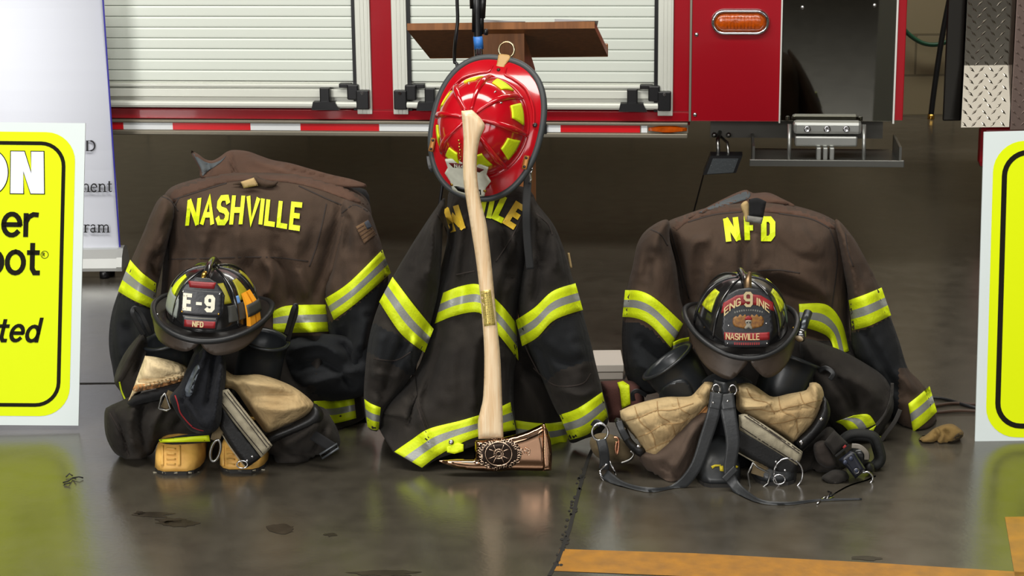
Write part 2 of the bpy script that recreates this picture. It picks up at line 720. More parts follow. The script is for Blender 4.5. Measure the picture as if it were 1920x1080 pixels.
def letter_mesh(words, fn, name, m, parent, thick=0.0015, label=None):
    """words = (string, x, y, height, stroke, spacing, wide, shear); fn(x, y, lift) -> world point"""
    b = MB()
    for (s, x, y, h, wd, sp, wide, sh) in words:
        for q in strokes(s, wd, sp, 3, wide):
            pts = [(x + (p[0] + sh * p[1]) * h, y + p[1] * h) for p in q]
            top = [fn(p[0], p[1], thick) for p in pts]
            bot = [fn(p[0], p[1], -0.0004) for p in pts]
            b.add(top + bot, [[0, 1, 2, 3], [0, 1, 5, 4], [1, 2, 6, 5], [2, 3, 7, 6], [3, 0, 4, 7]])
    return b.build(name, m, parent, False, label)


# common materials
mat('letter_yellow', (218, 236, 12), .6, bump=.25, bscale=160, var=.06, vscale=30)
mat('trim_yellow', (206, 224, 10), .6, bump=.25, bscale=160, var=.06, vscale=30)
mat('trim_silver', (150, 152, 146), .45, metal=.25, bump=.15, bscale=200)
mat('black_rubber', (26, 27, 29), .45, bump=.1, bscale=60)
mat('black_plastic', (18, 18, 20), .35)
mat('black_leather', (24, 25, 27), .38, bump=.15, bscale=120, var=.2, vscale=14)
mat('chrome', (205, 205, 208), .12, metal=1)
mat('steel', (150, 150, 148), .3, metal=1)
mat('brass', (190, 150, 70), .25, metal=1)

# ================================================================== the setting
def floor_mat():
    m = bpy.data.materials.new('sealed_concrete')
    m.use_nodes = True
    nt = m.node_tree
    b = nt.nodes['Principled BSDF']
    tc = nt.nodes.new('ShaderNodeTexCoord')
    n1 = nt.nodes.new('ShaderNodeTexNoise'); n1.inputs['Scale'].default_value = 1.6; n1.inputs['Detail'].default_value = 8
    n2 = nt.nodes.new('ShaderNodeTexNoise'); n2.inputs['Scale'].default_value = 14; n2.inputs['Detail'].default_value = 6
    n3 = nt.nodes.new('ShaderNodeTexNoise'); n3.inputs['Scale'].default_value = 90; n3.inputs['Detail'].default_value = 3
    mx = nt.nodes.new('ShaderNodeMath'); mx.operation = 'MULTIPLY_ADD'; mx.inputs[1].default_value = .55
    mx2 = nt.nodes.new('ShaderNodeMath'); mx2.operation = 'MULTIPLY'; mx2.inputs[1].default_value = .45
    rp = nt.nodes.new('ShaderNodeValToRGB')
    e = rp.color_ramp.elements
    e[0].position, e[1].position = .36, .66
    e[0].color, e[1].color = lin(58, 54, 47), lin(78, 73, 64)
    rr = nt.nodes.new('ShaderNodeMapRange'); rr.inputs['To Min'].default_value = .17; rr.inputs['To Max'].default_value = .29
    bp = nt.nodes.new('ShaderNodeBump'); bp.inputs['Strength'].default_value = .12; bp.inputs['Distance'].default_value = .002
    for n in (n1, n2, n3):
        nt.links.new(tc.outputs['Object'], n.inputs['Vector'])
    nt.links.new(n2.outputs['Fac'], mx2.inputs[0])
    nt.links.new(n1.outputs['Fac'], mx.inputs[0]); nt.links.new(mx2.outputs[0], mx.inputs[2])
    nt.links.new(mx.outputs[0], rp.inputs[0]); nt.links.new(rp.outputs[0], b.inputs['Base Color'])
    nt.links.new(n2.outputs['Fac'], rr.inputs['Value']); nt.links.new(rr.outputs[0], b.inputs['Roughness'])
    nt.links.new(n3.outputs['Fac'], bp.inputs['Height']); nt.links.new(bp.outputs[0], b.inputs['Normal'])
    b.inputs['Specular IOR Level'].default_value = .95
    return m


floor = struct(box('floor', -9, 9, -6, 10.05, -0.2, 0, floor_mat()))
seam_m = mat('joint_dark', (30, 28, 25), .9)
# sawn joints of the slab: one running away from the viewer, one crossing
jp = [(1030, 1080), (1046, 1052), (1068, 992), (1087, 915), (1102, 862), (1170, 710), (1240, 545), (1300, 400), (1325, 305)]
j = [gnd(*p) for p in jp]
b = MB()
V, Fc = [], []
for i, p in enumerate(j):
    w = .0045 if i < 5 else .003
    V += [p + Vector((-w, 0, .0012)), p + Vector((w, 0, .0012))]
for i in range(len(j) - 1):
    Fc.append([2 * i, 2 * i + 1, 2 * i + 3, 2 * i + 2])
b.add(V, Fc)
a0, a1 = gnd(-200, 724), gnd(620, 716)
b.add([a0, a1, a1 + Vector((0, .012, 0)), a0 + Vector((0, .012, 0))], [[0, 1, 2, 3]])
for v in b.V:
    v.z = .0012
jo = struct(b.build('floor_joint', seam_m, floor))
# crumbled edge along the joint near the viewer
cr = MB()
for i in range(46):
    t = random.random()
    p = gnd(1046 + 50 * t, 1060 - 185 * t)
    r = .003 + .006 * random.random()
    p = p + Vector((random.uniform(-.008, .008), 0, .0014))
    cr.add([p + Vector((r * random.uniform(.5, 1) * cos(q), 2 * r * random.uniform(.5, 1) * sin(q), 0)) for q in np.linspace(0, 2 * pi, 7)[:-1]], [list(range(6))])
struct(cr.build('joint_chipping', seam_m, floor))
# painted yellow stripes and their wear
yl = mat('floor_paint', (168, 114, 26), .5, var2=(140, 96, 32), vscale=24, bump=.15, bscale=60)
pl = MB()
for poly in ([(1050, 1030), (1300, 1038), (1640, 1056), (1960, 1076), (1960, 1120), (1500, 1090), (1036, 1071)],
             [(1884, 970), (1990, 968), (2010, 1090), (1903, 1082)]):
    q = [gnd(*p) for p in poly]
    pl.add([v + Vector((0, 0, .0011)) for v in q], [list(range(len(q)))])
struct(pl.build('painted_line', yl, floor))
st = mat('floor_stain', (48, 43, 37), .3, var=.3, vscale=30)
sb = MB()
for (x, y, rx, ry) in ((285, 965, 34, 5), (335, 982, 40, 6), (318, 976, 24, 5), (525, 992, 26, 9), (1625, 1047, 28, 4), (262, 962, 10, 3), (620, 1003, 12, 3), (720, 1075, 60, 6)):
    q = [gnd(x + rx * cos(a) * (1 + .7 * noise.noise(Vector((cos(a) * 2, sin(a) * 2, x)))), y + ry * sin(a) * (1 + .9 * noise.noise(Vector((cos(a) * 2, sin(a) * 2, y))))) for a in np.linspace(0, 2 * pi, 22)[:-1]]
    sb.add([v + Vector((0, 0, .0009)) for v in q], [list(range(21))])
struct(sb.build('floor_stain', st, floor))


def block_mat():
    m = bpy.data.materials.new('painted_block')
    m.use_nodes = True
    nt = m.node_tree
    b = nt.nodes['Principled BSDF']
    tc = nt.nodes.new('ShaderNodeTexCoord')
    mp = nt.nodes.new('ShaderNodeMapping')
    mp.inputs['Rotation'].default_value = (radians(-90), 0, 0)
    br = nt.nodes.new('ShaderNodeTexBrick')
    br.inputs['Color1'].default_value = lin(150, 138, 108); br.inputs['Color2'].default_value = lin(160, 147, 116)
    br.inputs['Mortar'].default_value = lin(120, 110, 86)
    br.inputs['Scale'].default_value = 1
    br.inputs['Brick Width'].default_value = .406; br.inputs['Row Height'].default_value = .203
    br.inputs['Mortar Size'].default_value = .006
    bp = nt.nodes.new('ShaderNodeBump'); bp.inputs['Strength'].default_value = .4; bp.inputs['Distance'].default_value = .01
    nt.links.new(tc.outputs['Object'], mp.inputs[0]); nt.links.new(mp.outputs[0], br.inputs['Vector'])
    nt.links.new(br.outputs['Color'], b.inputs['Base Color'])
    inv = nt.nodes.new('ShaderNodeMath'); inv.operation = 'SUBTRACT'; inv.inputs[0].default_value = 1
    nt.links.new(br.outputs['Fac'], inv.inputs[1]); nt.links.new(inv.outputs[0], bp.inputs['Height'])
    nt.links.new(bp.outputs[0], b.inputs['Normal'])
    b.inputs['Roughness'].default_value = .55
    return m


bmx = block_mat()
struct(box('wall_back', -9, 9, 10.05, 10.25, 0, 5, bmx))
wm = mat('side_wall_paint', (120, 112, 92), .7)
struct(box('wall_left', -9.2, -9, -6, 10.25, 0, 5, wm))
struct(box('wall_right', 9, 9.2, -6, 10.25, 0, 5, wm))
struct(box('ceiling', -9.2, 9.2, -6, 10.25, 5, 5.2, mat('ceiling_paint', (110, 108, 102), .8)))
# front wall with its three bay door openings, behind the camera
struct(box('wall_front', -9.2, 9.2, -6.2, -6, 4.4, 5.2, wm))
for i, (x0, x1) in enumerate(((-9.2, -6.6), (-2.6, -2.0), (2.0, 2.6), (6.6, 9.2))):
    struct(box('trim_%d' % (i + 1), x0, x1, -6.2, -6, 0, 4.4, wm))
for i, x in enumerate((-4.6, 0.0, 4.6)):
    struct(box('door_%d' % (i + 1), x - 2.0, x + 2.0, -6.1, -6.05, 0, 1.8, mat('bay_door_paint', (70, 66, 60), .6)))

# ================================================================== the fire truck
PSI, CT = 0.0966, 6.8907
NT = Vector((-sin(PSI), -cos(PSI), 0))      # out of the truck's side, towards the viewer
AT = Vector((cos(PSI), -sin(PSI), 0))       # along the side
OT = Vector((sin(PSI), cos(PSI), 0)) * CT


def tk(a, o, z):          # along, out, up -> world
    return OT + AT * a + NT * o + Vector((0, 0, z))


def ta(px, py, o=0.0):    # pixel -> (along, up) on the side at distance o out of it
    d = ray(px, py)
    n = -NT
    t = (CT - o) / d.dot(n)
    P = CAM + d * t
    return (P - OT).dot(AT), P.z


red = mat('truck_red', (156, 8, 26), .22, coat=.6, var=.03, vscale=3)
alu = mat('satin_aluminium', (214, 216, 206), .4, metal=.25)
slat_m = mat('door_slat', (216, 222, 212), .38, metal=.12)
rail_m = mat('rail_grey', (128, 122, 108), .4, metal=.6)
mirror = mat('polished_stainless', (118, 116, 108), .03, metal=1)
blk = MATS['black_plastic']
truck = thing('fire_truck', 'red fire truck parked across the back, its side with two white roll-up doors', 'fire truck', tk(0, 0, 0))

zb = ta(900, 226)[1]                 # lower edge of the red sill
x_l, x_r = -2.6, ta(1295, 100)[0]
d1l, d1r = -2.2, ta(697, 150)[0]
d2l, d2r = ta(737, 150)[0], ta(1262, 150)[0]
dz = ta(700, 207)[1]                 # lower edge of the door frames
top = 2.3
b = MB()
for (a, c, z0, z1) in ((x_l, x_r, zb, dz), (x_l, d1l, dz, top), (d1r, d2l, dz, top), (d2r, x_r, dz, top), (d1l, d1r, 1.75, top), (d2l, d2r, 1.75, top)):
    b.add(*box_vf(a, c, -0.05, 0.0, z0, z1, 0.003, tk))
b.add(*box_vf(x_l, x_r, -2.35, -0.05, zb - .02, top, 0, tk))
b.build('body', red, truck)
# chassis rail below the body, with the reflective tape
zr = ta(900, 256)[1]
z_t0, z_t1 = ta(900, 247)[1], ta(900, 233)[1]
b = MB()
xr = ta(1290, 240)[0]
b.add(*box_vf(x_l, xr, -.06, .012, z_t1, zb - .002, .003, tk))
b.add(*box_vf(x_l, xr, -.06, .0, z_t0, z_t1, 0, tk))
b.add(*box_vf(x_l, xr, -.06, .014, zr, z_t0, .004, tk))
b.build('lower_rail', rail_m, truck)
wt = mat('tape_white', (226, 230, 232), .35, bump=.2, bscale=500)
rt = mat('tape_red', (205, 14, 26), .3)
b = MB()
edges = [ta(px, 240)[0] for px in (232, 326, 471.7, 565, 709, 803)]
lw = .178
k0 = edges[0] - .279
segs = []
a = edges[0] - .279 * 2 - .178
while a < xr - .165:
    segs.append((a, min(a + .279, xr - .165), 1))
    segs.append((a + .279, min(a + .457, xr - .14), 0))
    a += .457
for (a, c, mi) in segs:
    if c > a + .01:
        b.add(*box_vf(a, c, 0, .0025, z_t0 + .001, z_t1 - .001, 0, tk), mi)
b.build('reflective_tape', [wt, rt], truck)
amber = mat('amber_lens', (182, 76, 4), .2, coat=.4, bump=.5, bscale=70, var=.25, vscale=60)
a0, a1 = ta(1216, 240)[0], ta(1288, 240)[0]
zc = (z_t0 + z_t1) / 2
pts = [(a0, -.006), (a0, .006), (a0 + .05, .013), (a1 - .05, .013), (a1, .006), (a1, -.006), (a1 - .05, -.013), (a0 + .05, -.013)]
V = [tk(p, 0, zc + q) for p, q in pts] + [tk(a0 + (p - a0) * .8 + .012, .018, zc + q * .6) for p, q in pts]
marker = mk('side_marker_light', V, [list(range(8, 16))] + [[i, (i + 1) % 8, (i + 1) % 8 + 8, i + 8] for i in range(8)], amber, truck, False, label='amber side marker light')
a0, a1 = ta(1013, 240)[0], ta(1026, 240)[0]
lb = box('rail_latch', a0, a1, 0, .018, z_t0 - .004, z_t1 + .006, blk, truck, .004, tk)
b = MB()
b.add(*cyl_vf(tk((a0 + a1) / 2, .016, zc + .006), tk((a0 + a1) / 2, .022, zc + .006), .004, n=10))
b.build('screw', MATS['chrome'], lb)


def rollup(al, ar, latches, right_end, left_end):
    fr_w = .052
    ins = .05
    d = thing('rollup_door', None, None, tk((al + ar) / 2, 0, dz))
    d.parent = truck
    d.location = WL[d] - WL[truck]
    # side frames: ribbed aluminium extrusions
    for (x, inner) in ((al, 1), (ar, -1)):
        b = MB()
        x0, x1 = (x, x + fr_w * inner) if inner > 0 else (x - fr_w, x)
        b.add(*box_vf(x0, x1, -.03, .010, dz - .012, 1.75, .002, tk))
        for k in range(3):
            c = x0 + fr_w * (.22 + .25 * k)
            b.add(*box_vf(c, c + .007, .008, .0125, dz - .010, 1.75, 0, tk))
        b.build('side_frame', alu, d)
        g = x + inner * (fr_w + .006)
        box('seal_strip', min(g - .007, g + .007), max(g - .007, g + .007), -.028, .004, dz, 1.75, blk, d, 0, tk)
    # curtain of interlocking slats
    xi0, xi1 = al + fr_w + .012, ar - fr_w - .012
    z_bot = ta(800, 205)[1]
    prof = []
    z = ta(800, 154)[1]
    pitch = .0375
    while z < 1.75:
        prof += [(z, -.0155), (z + .0018, -.0145), (z + .0022, -.0063), (z + .006, -.006), (z + .031, -.006), (z + .0365, -.0066), (z + pitch - .0004, -.0145)]
        z += pitch
    V, Fc = [], []
    for (zz, o) in prof:
        V += [tk(xi0, o, zz), tk(xi1, o, zz)]
    for i in range(len(prof) - 1):
        Fc.append([2 * i, 2 * i + 1, 2 * i + 3, 2 * i + 2])
    mk('slat_curtain', V, Fc, slat_m, d, False)
    zz = lambda y: ta(800, y)[1]
    b = MB()
    b.add(*box_vf(xi0, xi1, -.03, -.014, z_bot, zz(155), .0, tk))
    b.add(*box_vf(xi0, xi1, -.02, .006, zz(164.5), zz(158), .003, tk))
    b.add(*box_vf(xi0, xi1, -.02, .000, zz(184), zz(168), .003, tk))
    b.build('bottom_rail', alu, d)
    bar = MB()
    e1 = ar - .012
    e0 = al + .012
    bar.add(*box_vf(e0, e1, .014, .034, zz(200.5), zz(189), .007, tk))
    bar.build('lift_bar', alu, d)
    for px in latches:
        c = ta(px, 190)[0]
        b = MB()
        b.add(*box_vf(c - .018, c + .018, -.004, .03, zz(192), zz(163), .004, tk))
        V = [tk(c + q, .042, z) for q, z in ((-.046, zz(204)), (.05, zz(204)), (.038, zz(189)), (-.04, zz(189)))]
        V += [tk(c + q, .008, z) for q, z in ((-.046, zz(204)), (.05, zz(204)), (.038, zz(189)), (-.04, zz(189)))]
        b.add(V, [[0, 1, 2, 3], [4, 5, 6, 7], [0, 1, 5, 4], [1, 2, 6, 5], [2, 3, 7, 6], [3, 0, 4, 7]])
        b.build('bar_grip', blk, d)
    for (x, s) in (right_end, left_end):
        if x is None:
            continue
        b = MB()
        c = x
        o0, o1 = (c - .045, c) if s < 0 else (c, c + .045)
        b.add(*box_vf(min(o0, o1), max(o0, o1), .006, .036, zz(203), zz(167), .004, tk))
        k = c + s * .058
        b.add(*box_vf(min(k - .02, k + .02), max(k - .02, k + .02), -.006, .028, zz(186), zz(157), .005, tk))
        k = c + s * .085
        b.add(*box_vf(min(k - .022, k + .022), max(k - .022, k + .022), -.006, .02, zz(164), zz(156), .003, tk))
        h = b.build('bar_bracket', blk, d)
        n = MB()
        n.add(*cyl_vf(tk(c + s * .022, .034, zz(172)), tk(c + s * .022, .0395, zz(172)), .006, n=10))
        n.build('screw', MATS['chrome'], h)
    return d


rollup(d1l, d1r, (612,), (d1r - .006, -1), (None, 0))
rollup(d2l, d2r, (1186, 808), (d2r - .006, -1), (d2l + .006, 1))

# pump-side panels to the right of the doors
p0, p1, p2, p3 = x_r, ta(1464, 100)[0], ta(1679, 100)[0], ta(1697, 100)[0]
zp = ta(1400, 227)[1]
b = MB()
b.add(*box_vf(p0 + .004, p1, -.2, .012, zp, top, .003, tk))
b.add(*box_vf(p2, p3, -.2, .010, zp + .006, top, .003, tk))
b.add(*box_vf(p0 + .004, p3, -2.35, -.2, zp, top, 0, tk))
b.build('body_panel', red, truck)
box('panel_edge_trim', p0 - .004, p0 + .004, -.02, .014, zp, top, mat('bare_metal_edge', (150, 140, 128), .4, metal=.7), truck, .001, tk)
st_p = box('stainless_panel', p1 + .004, p2 - .004, -.2, .013, zp + .003, top, mirror, truck, .002, tk)
white_edge = mat('trim_edge', (232, 232, 226), .3, metal=.3)
for (c, w) in ((p1, .0055), (p2, .0065)):
    box('edge_moulding', c - w / 2, c + w / 2, -.02, .017, zp - .004, top, white_edge, truck, .001, tk)
for (px, py, par) in ((1306, 65, truck), (1303, 215, truck), (1505, 14, truck), (1640, 10, truck)):
    a, z = ta(px, py, .013)
    n = MB()
    n.add(*lathe_vf([(.0075, 0), (.007, .002), (.004, .0038), (.0005, .0042)], lambda x, y, q: tk(a + x, .0125 + q, z + y), 14, cap1=True))
    n.build('panel_screw', MATS['chrome'], par, True)
# amber oval side light with a chrome bezel
c0, cz = ta(1388, 41, .012)
rx = (ta(1444, 41, .012)[0] - ta(1333, 41, .012)[0]) / 2
rz = (ta(1388, 16, .012)[1] - ta(1388, 66, .012)[1]) / 2


def stad(k, n=14):    # stadium ring scaled by k of rz
    r, L = rz * k, rx - rz
    return [(L + r * cos(t), r * sin(t)) for t in np.linspace(-pi / 2, pi / 2, n)] + [(-L + r * cos(t), r * sin(t)) for t in np.linspace(pi / 2, 3 * pi / 2, n)]


V, Fc, N = [], [], 28
rings = [(1.0, .012), (1.0, .018), (.92, .030), (.78, .032), (.68, .022), (.66, .014)]
for (k, o) in rings:
    V += [tk(c0 + x, o, cz + y) for x, y in stad(k)]
for i in range(len(rings) - 1):
    Fc += [[i * N + j, i * N + (j + 1) % N, (i + 1) * N + (j + 1) % N, (i + 1) * N + j] for j in range(N)]
sl = mk('turn_signal', V, Fc, MATS['chrome'], truck, True, label='oval amber turn signal in a chrome bezel')
V, Fc = [], []
rings = [(.68, .016), (.6, .024), (.4, .029), (.15, .031)]
for (k, o) in rings:
    V += [tk(c0 + x, o, cz + y) for x, y in stad(k)]
for i in range(len(rings) - 1):
    Fc += [[i * N + j, i * N + (j + 1) % N, (i + 1) * N + (j + 1) % N, (i + 1) * N + j] for j in range(N)]
Fc.append([3 * N + j for j in range(N)])
for i in range(9):
    x = -.045 + .0115 * i
    k = len(V)
    v, f = box_vf(c0 + x, c0 + x + .002, .016, .0315, cz - rz * .45, cz + rz * .45, 0, tk)
    V += v
    Fc += [[q + k for q in g] for g in f]
mk('amber_lens', V, Fc, amber, sl, True)
# fold-down step under the stainless panel
step_m = mat('cast_aluminium', (176, 178, 174), .35, metal=.8)
o_s = .10
al, zl = ta(1478, 275, o_s); ar, zu = ta(1624, 229, o_s)
fs = thing('folding_step', None, None, tk((al + ar) / 2, o_s, zl))
fs.parent = truck; fs.location = WL[fs] - WL[truck]
b = MB()
b.add(*box_vf(al + .015, ar - .012, o_s - .05, o_s, ta(1550, 253, o_s)[1], zu, .012, tk))
b.add(*box_vf(al + .022, ar - .026, o_s - .06, o_s - .004, zl, ta(1550, 256, o_s)[1], .006, tk))
b.build('hinge_block', step_m, fs)
for px in (1514, 1551, 1587):
    a, z = ta(px, 242, o_s)
    n = MB()
    n.add(*lathe_vf([(.0125, 0), (.0115, .005), (.006, .0065), (.006, .003), (.001, .003)], lambda x, y, q: tk(a + x, o_s + q, z + y), 16, cap1=True))
    n.build('hinge_bolt', MATS['chrome'], fs, True)
zt = ta(1550, 303, o_s + .05)[1]
for px in (1480, 1620):
    a = ta(px, 260, o_s)[0]
    tube('support_rod', [tk(a, o_s - .01, zu - .01), tk(a, o_s + .02, zt)], .0065, step_m, fs, sm=1)
b = MB()
ac = ta(1547, 290, o_s)[0]
for k in (-.022, 0, .022):
    b.add(*box_vf(ac + k - .008, ac + k + .008, o_s - .02, o_s + .02, zt, zl, .003, tk))
b.build('hinge_knuckle', step_m, fs)
tl, tr = ta(1405, 303, o_s + .05)[0], ta(1696, 300, o_s + .05)[0]
zt2 = ta(1550, 313, o_s + .05)[1]
b = MB()
# tray: floor, front lip, back upright
q = [(tl, o_s + .05), (tr, o_s + .05), (tr - .02, -.12), (tl + .02, -.12)]
b.add([tk(a, o, zt2 + .012) for a, o in q] + [tk(a, o, zt2 + .002) for a, o in q], [[0, 1, 2, 3], [4, 5, 6, 7], [0, 1, 5, 4], [1, 2, 6, 5], [2, 3, 7, 6], [3, 0, 4, 7]])
b.add(*box_vf(tl, tr, o_s + .044, o_s + .052, zt2, zt + .006, .003, tk))
b.add(*box_vf(tl + .01, tl + .018, -.10, o_s + .046, zt2, zt + .05, 0, tk))
b.add(*box_vf(tr - .018, tr - .01, -.10, o_s + .046, zt2, zt + .05, 0, tk))
b.build('step_tray', mat('tray_steel', (112, 112, 108), .35, metal=.8), fs)
box('mounting_plate', ta(1332, 250)[0], ta(1660, 250)[0], -.12, -.10, ta(1400, 268)[1], zp, mat('plate_grey', (92, 90, 84), .5, metal=.4), truck, 0, tk)
# ground light on its bracket
a, z = ta(1355, 300, -.02)
gl = thing('ground_light', None, None, tk(a, -.02, z))
gl.parent = truck; gl.location = WL[gl] - WL[truck]
c = [ta(px, py, -.02) for px, py in ((1332, 290), (1392, 290), (1380, 322), (1318, 326))]
V = [tk(p[0], .0, p[1]) for p in c] + [tk(p[0], -.05, p[1] + .005) for p in c]
mk('lamp_housing', V, [[0, 1, 2, 3], [4, 5, 6, 7], [0, 1, 5, 4], [1, 2, 6, 5], [2, 3, 7, 6], [3, 0, 4, 7]], blk, gl, False)
V2 = [tk(c[i][0] * .8 + a * .2, .004, c[i][1] * .8 + z * .2 - .006) for i in range(4)]
V2 += [v + NT * -.006 for v in V2]
mk('lens', V2, [[0, 1, 2, 3], [4, 5, 6, 7], [0, 1, 5, 4], [1, 2, 6, 5], [2, 3, 7, 6], [3, 0, 4, 7]], mat('lamp_lens', (70, 74, 77), .15, coat=.5, bump=.4, bscale=120), gl, False)
b = MB()
b.add(*tube_vf([tk(a - .015, -.04, z + .02), tk(a - .018, -.07, z + .06), tk(a - .01, -.1, z + .085)], .007, 8))
b.add(*tube_vf([tk(a + .02, -.04, z + .02), tk(a + .016, -.08, z + .05), tk(a - .01, -.1, z + .07)], .005, 8))
for q in (-.03, .02):
    b.add(*cyl_vf(tk(a + q, -.10, z + .075), tk(a + q, -.085, z + .075), .009, n=10))
b.build('bracket', MATS['steel'], gl, True)

# ================================================================== the other engine at the right edge
Ye = 7.6
plate_m = mat('diamond_plate_metal', (140, 134, 122), .22, metal=1, bump=.08, bscale=30)
eng = thing('fire_engine', 'diamond plate nose of another fire engine at the right edge, behind the yellow sign', 'fire engine', at(1860, 500, Ye))
xz = lambda px, py: (at(px, py, Ye).x, at(px, py, Ye).z)
xa, zlo = xz(1804, 230); xb, _ = xz(1893, 230); xc = xb + .9
zhi = 1.6


def skew(x, y, z):      # parked at an angle to the truck
    return Vector((x + (y - Ye) * .26, y, z))


def tread(face, u0, u1, z0, z1, ox, oy):
    b = MB()
    r, z = 0, z0 + .012
    P = .036
    while z < z1 - .01:
        u = u0 + .012 + (P / 2 if r % 2 else 0)
        while u < u1 - .01:
            s = 1 if (r + int(round((u - u0) / P * 1))) % 2 else -1
            c, sn = cos(radians(45)) * .0145, sin(radians(45)) * .0145 * s
            d0, d1 = -sn * .28, c * .28
            pts = [(u - c, z - sn, 0), (u + d0, z + d1, .002), (u + c, z + sn, 0), (u - d0, z - d1, .002)]
            b.add([face(x, y, h) for x, y, h in pts] + [face(u, z, .0032)], [[0, 1, 4], [1, 2, 4], [2, 3, 4], [3, 0, 4]])
            u += P
        z += P * .62
        r += 1
    return b


box('corner_post', xa - .075, xa - .004, Ye - .02, Ye + 1.2, zlo + .01, zhi, mat('dark_edge_plate', (70, 68, 64), .3, metal=.9), eng, .006, skew)
zk = xz(1850, 118)[1]
bend = lambda z: Ye - .06 - max(0, zk - z) * .2      # lower half kicked out towards the viewer, an invented bend to mirror the daylight
Vn = [skew(x, y, z) for x in (xa, xb) for y, z in ((bend(zlo), zlo), (Ye - .06, zk), (Ye - .06, zhi), (Ye + 1.2, zhi), (Ye + 1.2, zlo))]
mk('nose_plate', Vn, [[0, 1, 6, 5], [1, 2, 7, 6], [2, 3, 8, 7], [3, 4, 9, 8], [4, 0, 5, 9], [0, 1, 2, 3, 4], [9, 8, 7, 6, 5]], plate_m, eng, False)
tread(lambda u, z, h: skew(u, bend(z) - .0005 - h, z), xa, xb, zlo, min(zhi, 1.25), 0, 0).build('tread_pattern', plate_m, eng)
box('side_plate', xb + .003, xc, Ye - .10, Ye + 1.2, zlo - .015, zhi, mat('dull_plate_metal', (130, 112, 104), .45, metal=.7), eng, .004, skew)
tread(lambda u, z, h: skew(u, Ye - .1005 - h, z), xb + .003, xb + .3, zlo, 1.25, 0, 0).build('tread_pattern', MATS['dull_plate_metal'], eng)
rl, rz0 = xz(1832, 300)
box('lower_fender', rl, xc, Ye + .02, Ye + 1.2, .20, zlo - .003, red, eng, .03, skew)
V, Fc = lathe_vf([(.2, -.12), (.44, -.12), (.49, -.08), (.49, .08), (.44, .12), (.2, .12)], lambda x, y, z: Vector((xc + .3 + z, Ye + .75 + y, .49 + x)), 36)
mk('wheel', V, Fc, MATS['black_rubber'], eng, True)

# ================================================================== on the back wall
wall_y = 10.03
g = [at(x, y, wall_y - .03) for x, y in ((1690, 48), (1706, 66), (1728, 80), (1752, 84), (1776, 78), (1800, 62))]
tag(tube('garden_hose', g, .011, mat('hose_green', (28, 78, 52), .4)), 'dark green hose hanging in a loop on the block wall', 'hose')
g = [at(x, y, wall_y - .09) for x, y in ((1784, -20), (1768, 60), (1757, 130), (1750, 180), (1746, 214))]
hz = thing('air_hose', 'black hose hanging straight down the block wall with a brass end', 'hose', g[-1])
tube('hose', g, .014, MATS['black_rubber'], hz)
tube('brass_fitting', [g[-1], g[-1] + Vector((-.002, 0, -.05))], .017, MATS['brass'], hz, sm=1)

# ================================================================== lectern, microphone, papers
wood = mat('walnut_veneer', (150, 98, 56), .4, var2=(114, 72, 40), vscale=7, aniso=(9, 9, .8), coat=.15)
wood_d = mat('walnut_underside', (92, 56, 34), .5, var2=(70, 42, 26), vscale=7, aniso=(1, 9, 9))
YL = 5.30
lp = at(965, 300, YL + .1)
lec = thing('lectern', 'brown wooden lectern standing behind the red helmet', 'lectern', (lp.x, YL + .12, 0))
# slanted top: near edge high, far edge low
n0, n1 = at(763, 42, YL), at(1115, 42, YL)
zt, zb_ = at(940, 42, YL).z, at(940, 55, YL).z
f_y = YL + .40
fx0, fx1 = at(806, 106, f_y).x, at(1140, 106, f_y).x
zf = at(960, 108, f_y).z
V = [(n0.x, YL, zt), (n1.x, YL, zt), (fx1, f_y, zf + .02), (fx0, f_y, zf + .02), (n0.x, YL, zb_), (n1.x, YL, zb_), (fx1, f_y, zf), (fx0, f_y, zf)]
mk('desk_top', V, [[0, 1, 2, 3], [7, 6, 5, 4], [0, 4, 5, 1], [1, 5, 6, 2], [2, 6, 7, 3], [3, 7, 4, 0]], wood, lec, False)
zl = at(1136, 82, f_y).z
box('book_ledge', fx0, at(1140, 90, f_y).x, f_y - .006, f_y + .014, zf, zl, wood, lec, .002)
px0, px1 = at(888, 80, YL + .06).x, at(983, 80, YL + .06).x
zs = zb_ - .018
V = [(x, y, z) for z in (0.03,) for x, y in ((px0, YL + .06), (px1, YL + .06), (px1 + .03, YL + .2), (px0, YL + .2))]
V += [(px0, YL + .06, zs), (px1, YL + .06, zs), (px1 + .03, YL + .2, zs - .115), (px0, YL + .2, zs - .115)]
V[0:4] = [(x, y, .03) for x, y, _ in V[0:4]]
mk('post', V, [[0, 1, 5, 4], [1, 2, 6, 5], [2, 3, 7, 6], [3, 0, 4, 7], [4, 5, 6, 7], [3, 2, 1, 0]], wood, lec, False)
box('foot', px0 - .12, px1 + .14, YL - .01, YL + .42, 0, .03, wood, lec, .004)
zn = lambda px: None
paper = mat('white_paper', (232, 234, 236), .7)


def on_top(px, dy):      # a point on the slanted top, dy behind its near edge
    k = dy / (f_y - YL)
    return Vector((at(px, 42, YL).x, YL + dy, zt + (zf + .02 - zt) * k + .0012))


for (xa_, xb_, lab) in ((905, 925, 'white paper sheet on the lectern top beside the black stand'), (1040, 1062, 'white paper sheet on the right half of the lectern top')):
    q = [on_top(xa_, .003), on_top(xb_ + 60, .003), on_top(xb_ + 60, .15), on_top(xa_, .15)]
    V = q + [v + Vector((0, 0, .0035)) for v in q]
    V[4] = V[4] + Vector((0, -.004, .004)); V[5] = V[5] + Vector((0, -.004, -.002))
    tag(mk('paper_sheet', V, [[3, 2, 1, 0], [4, 5, 6, 7], [0, 1, 5, 4], [1, 2, 6, 5], [2, 3, 7, 6], [3, 0, 4, 7]], paper, None, False), lab, 'paper')

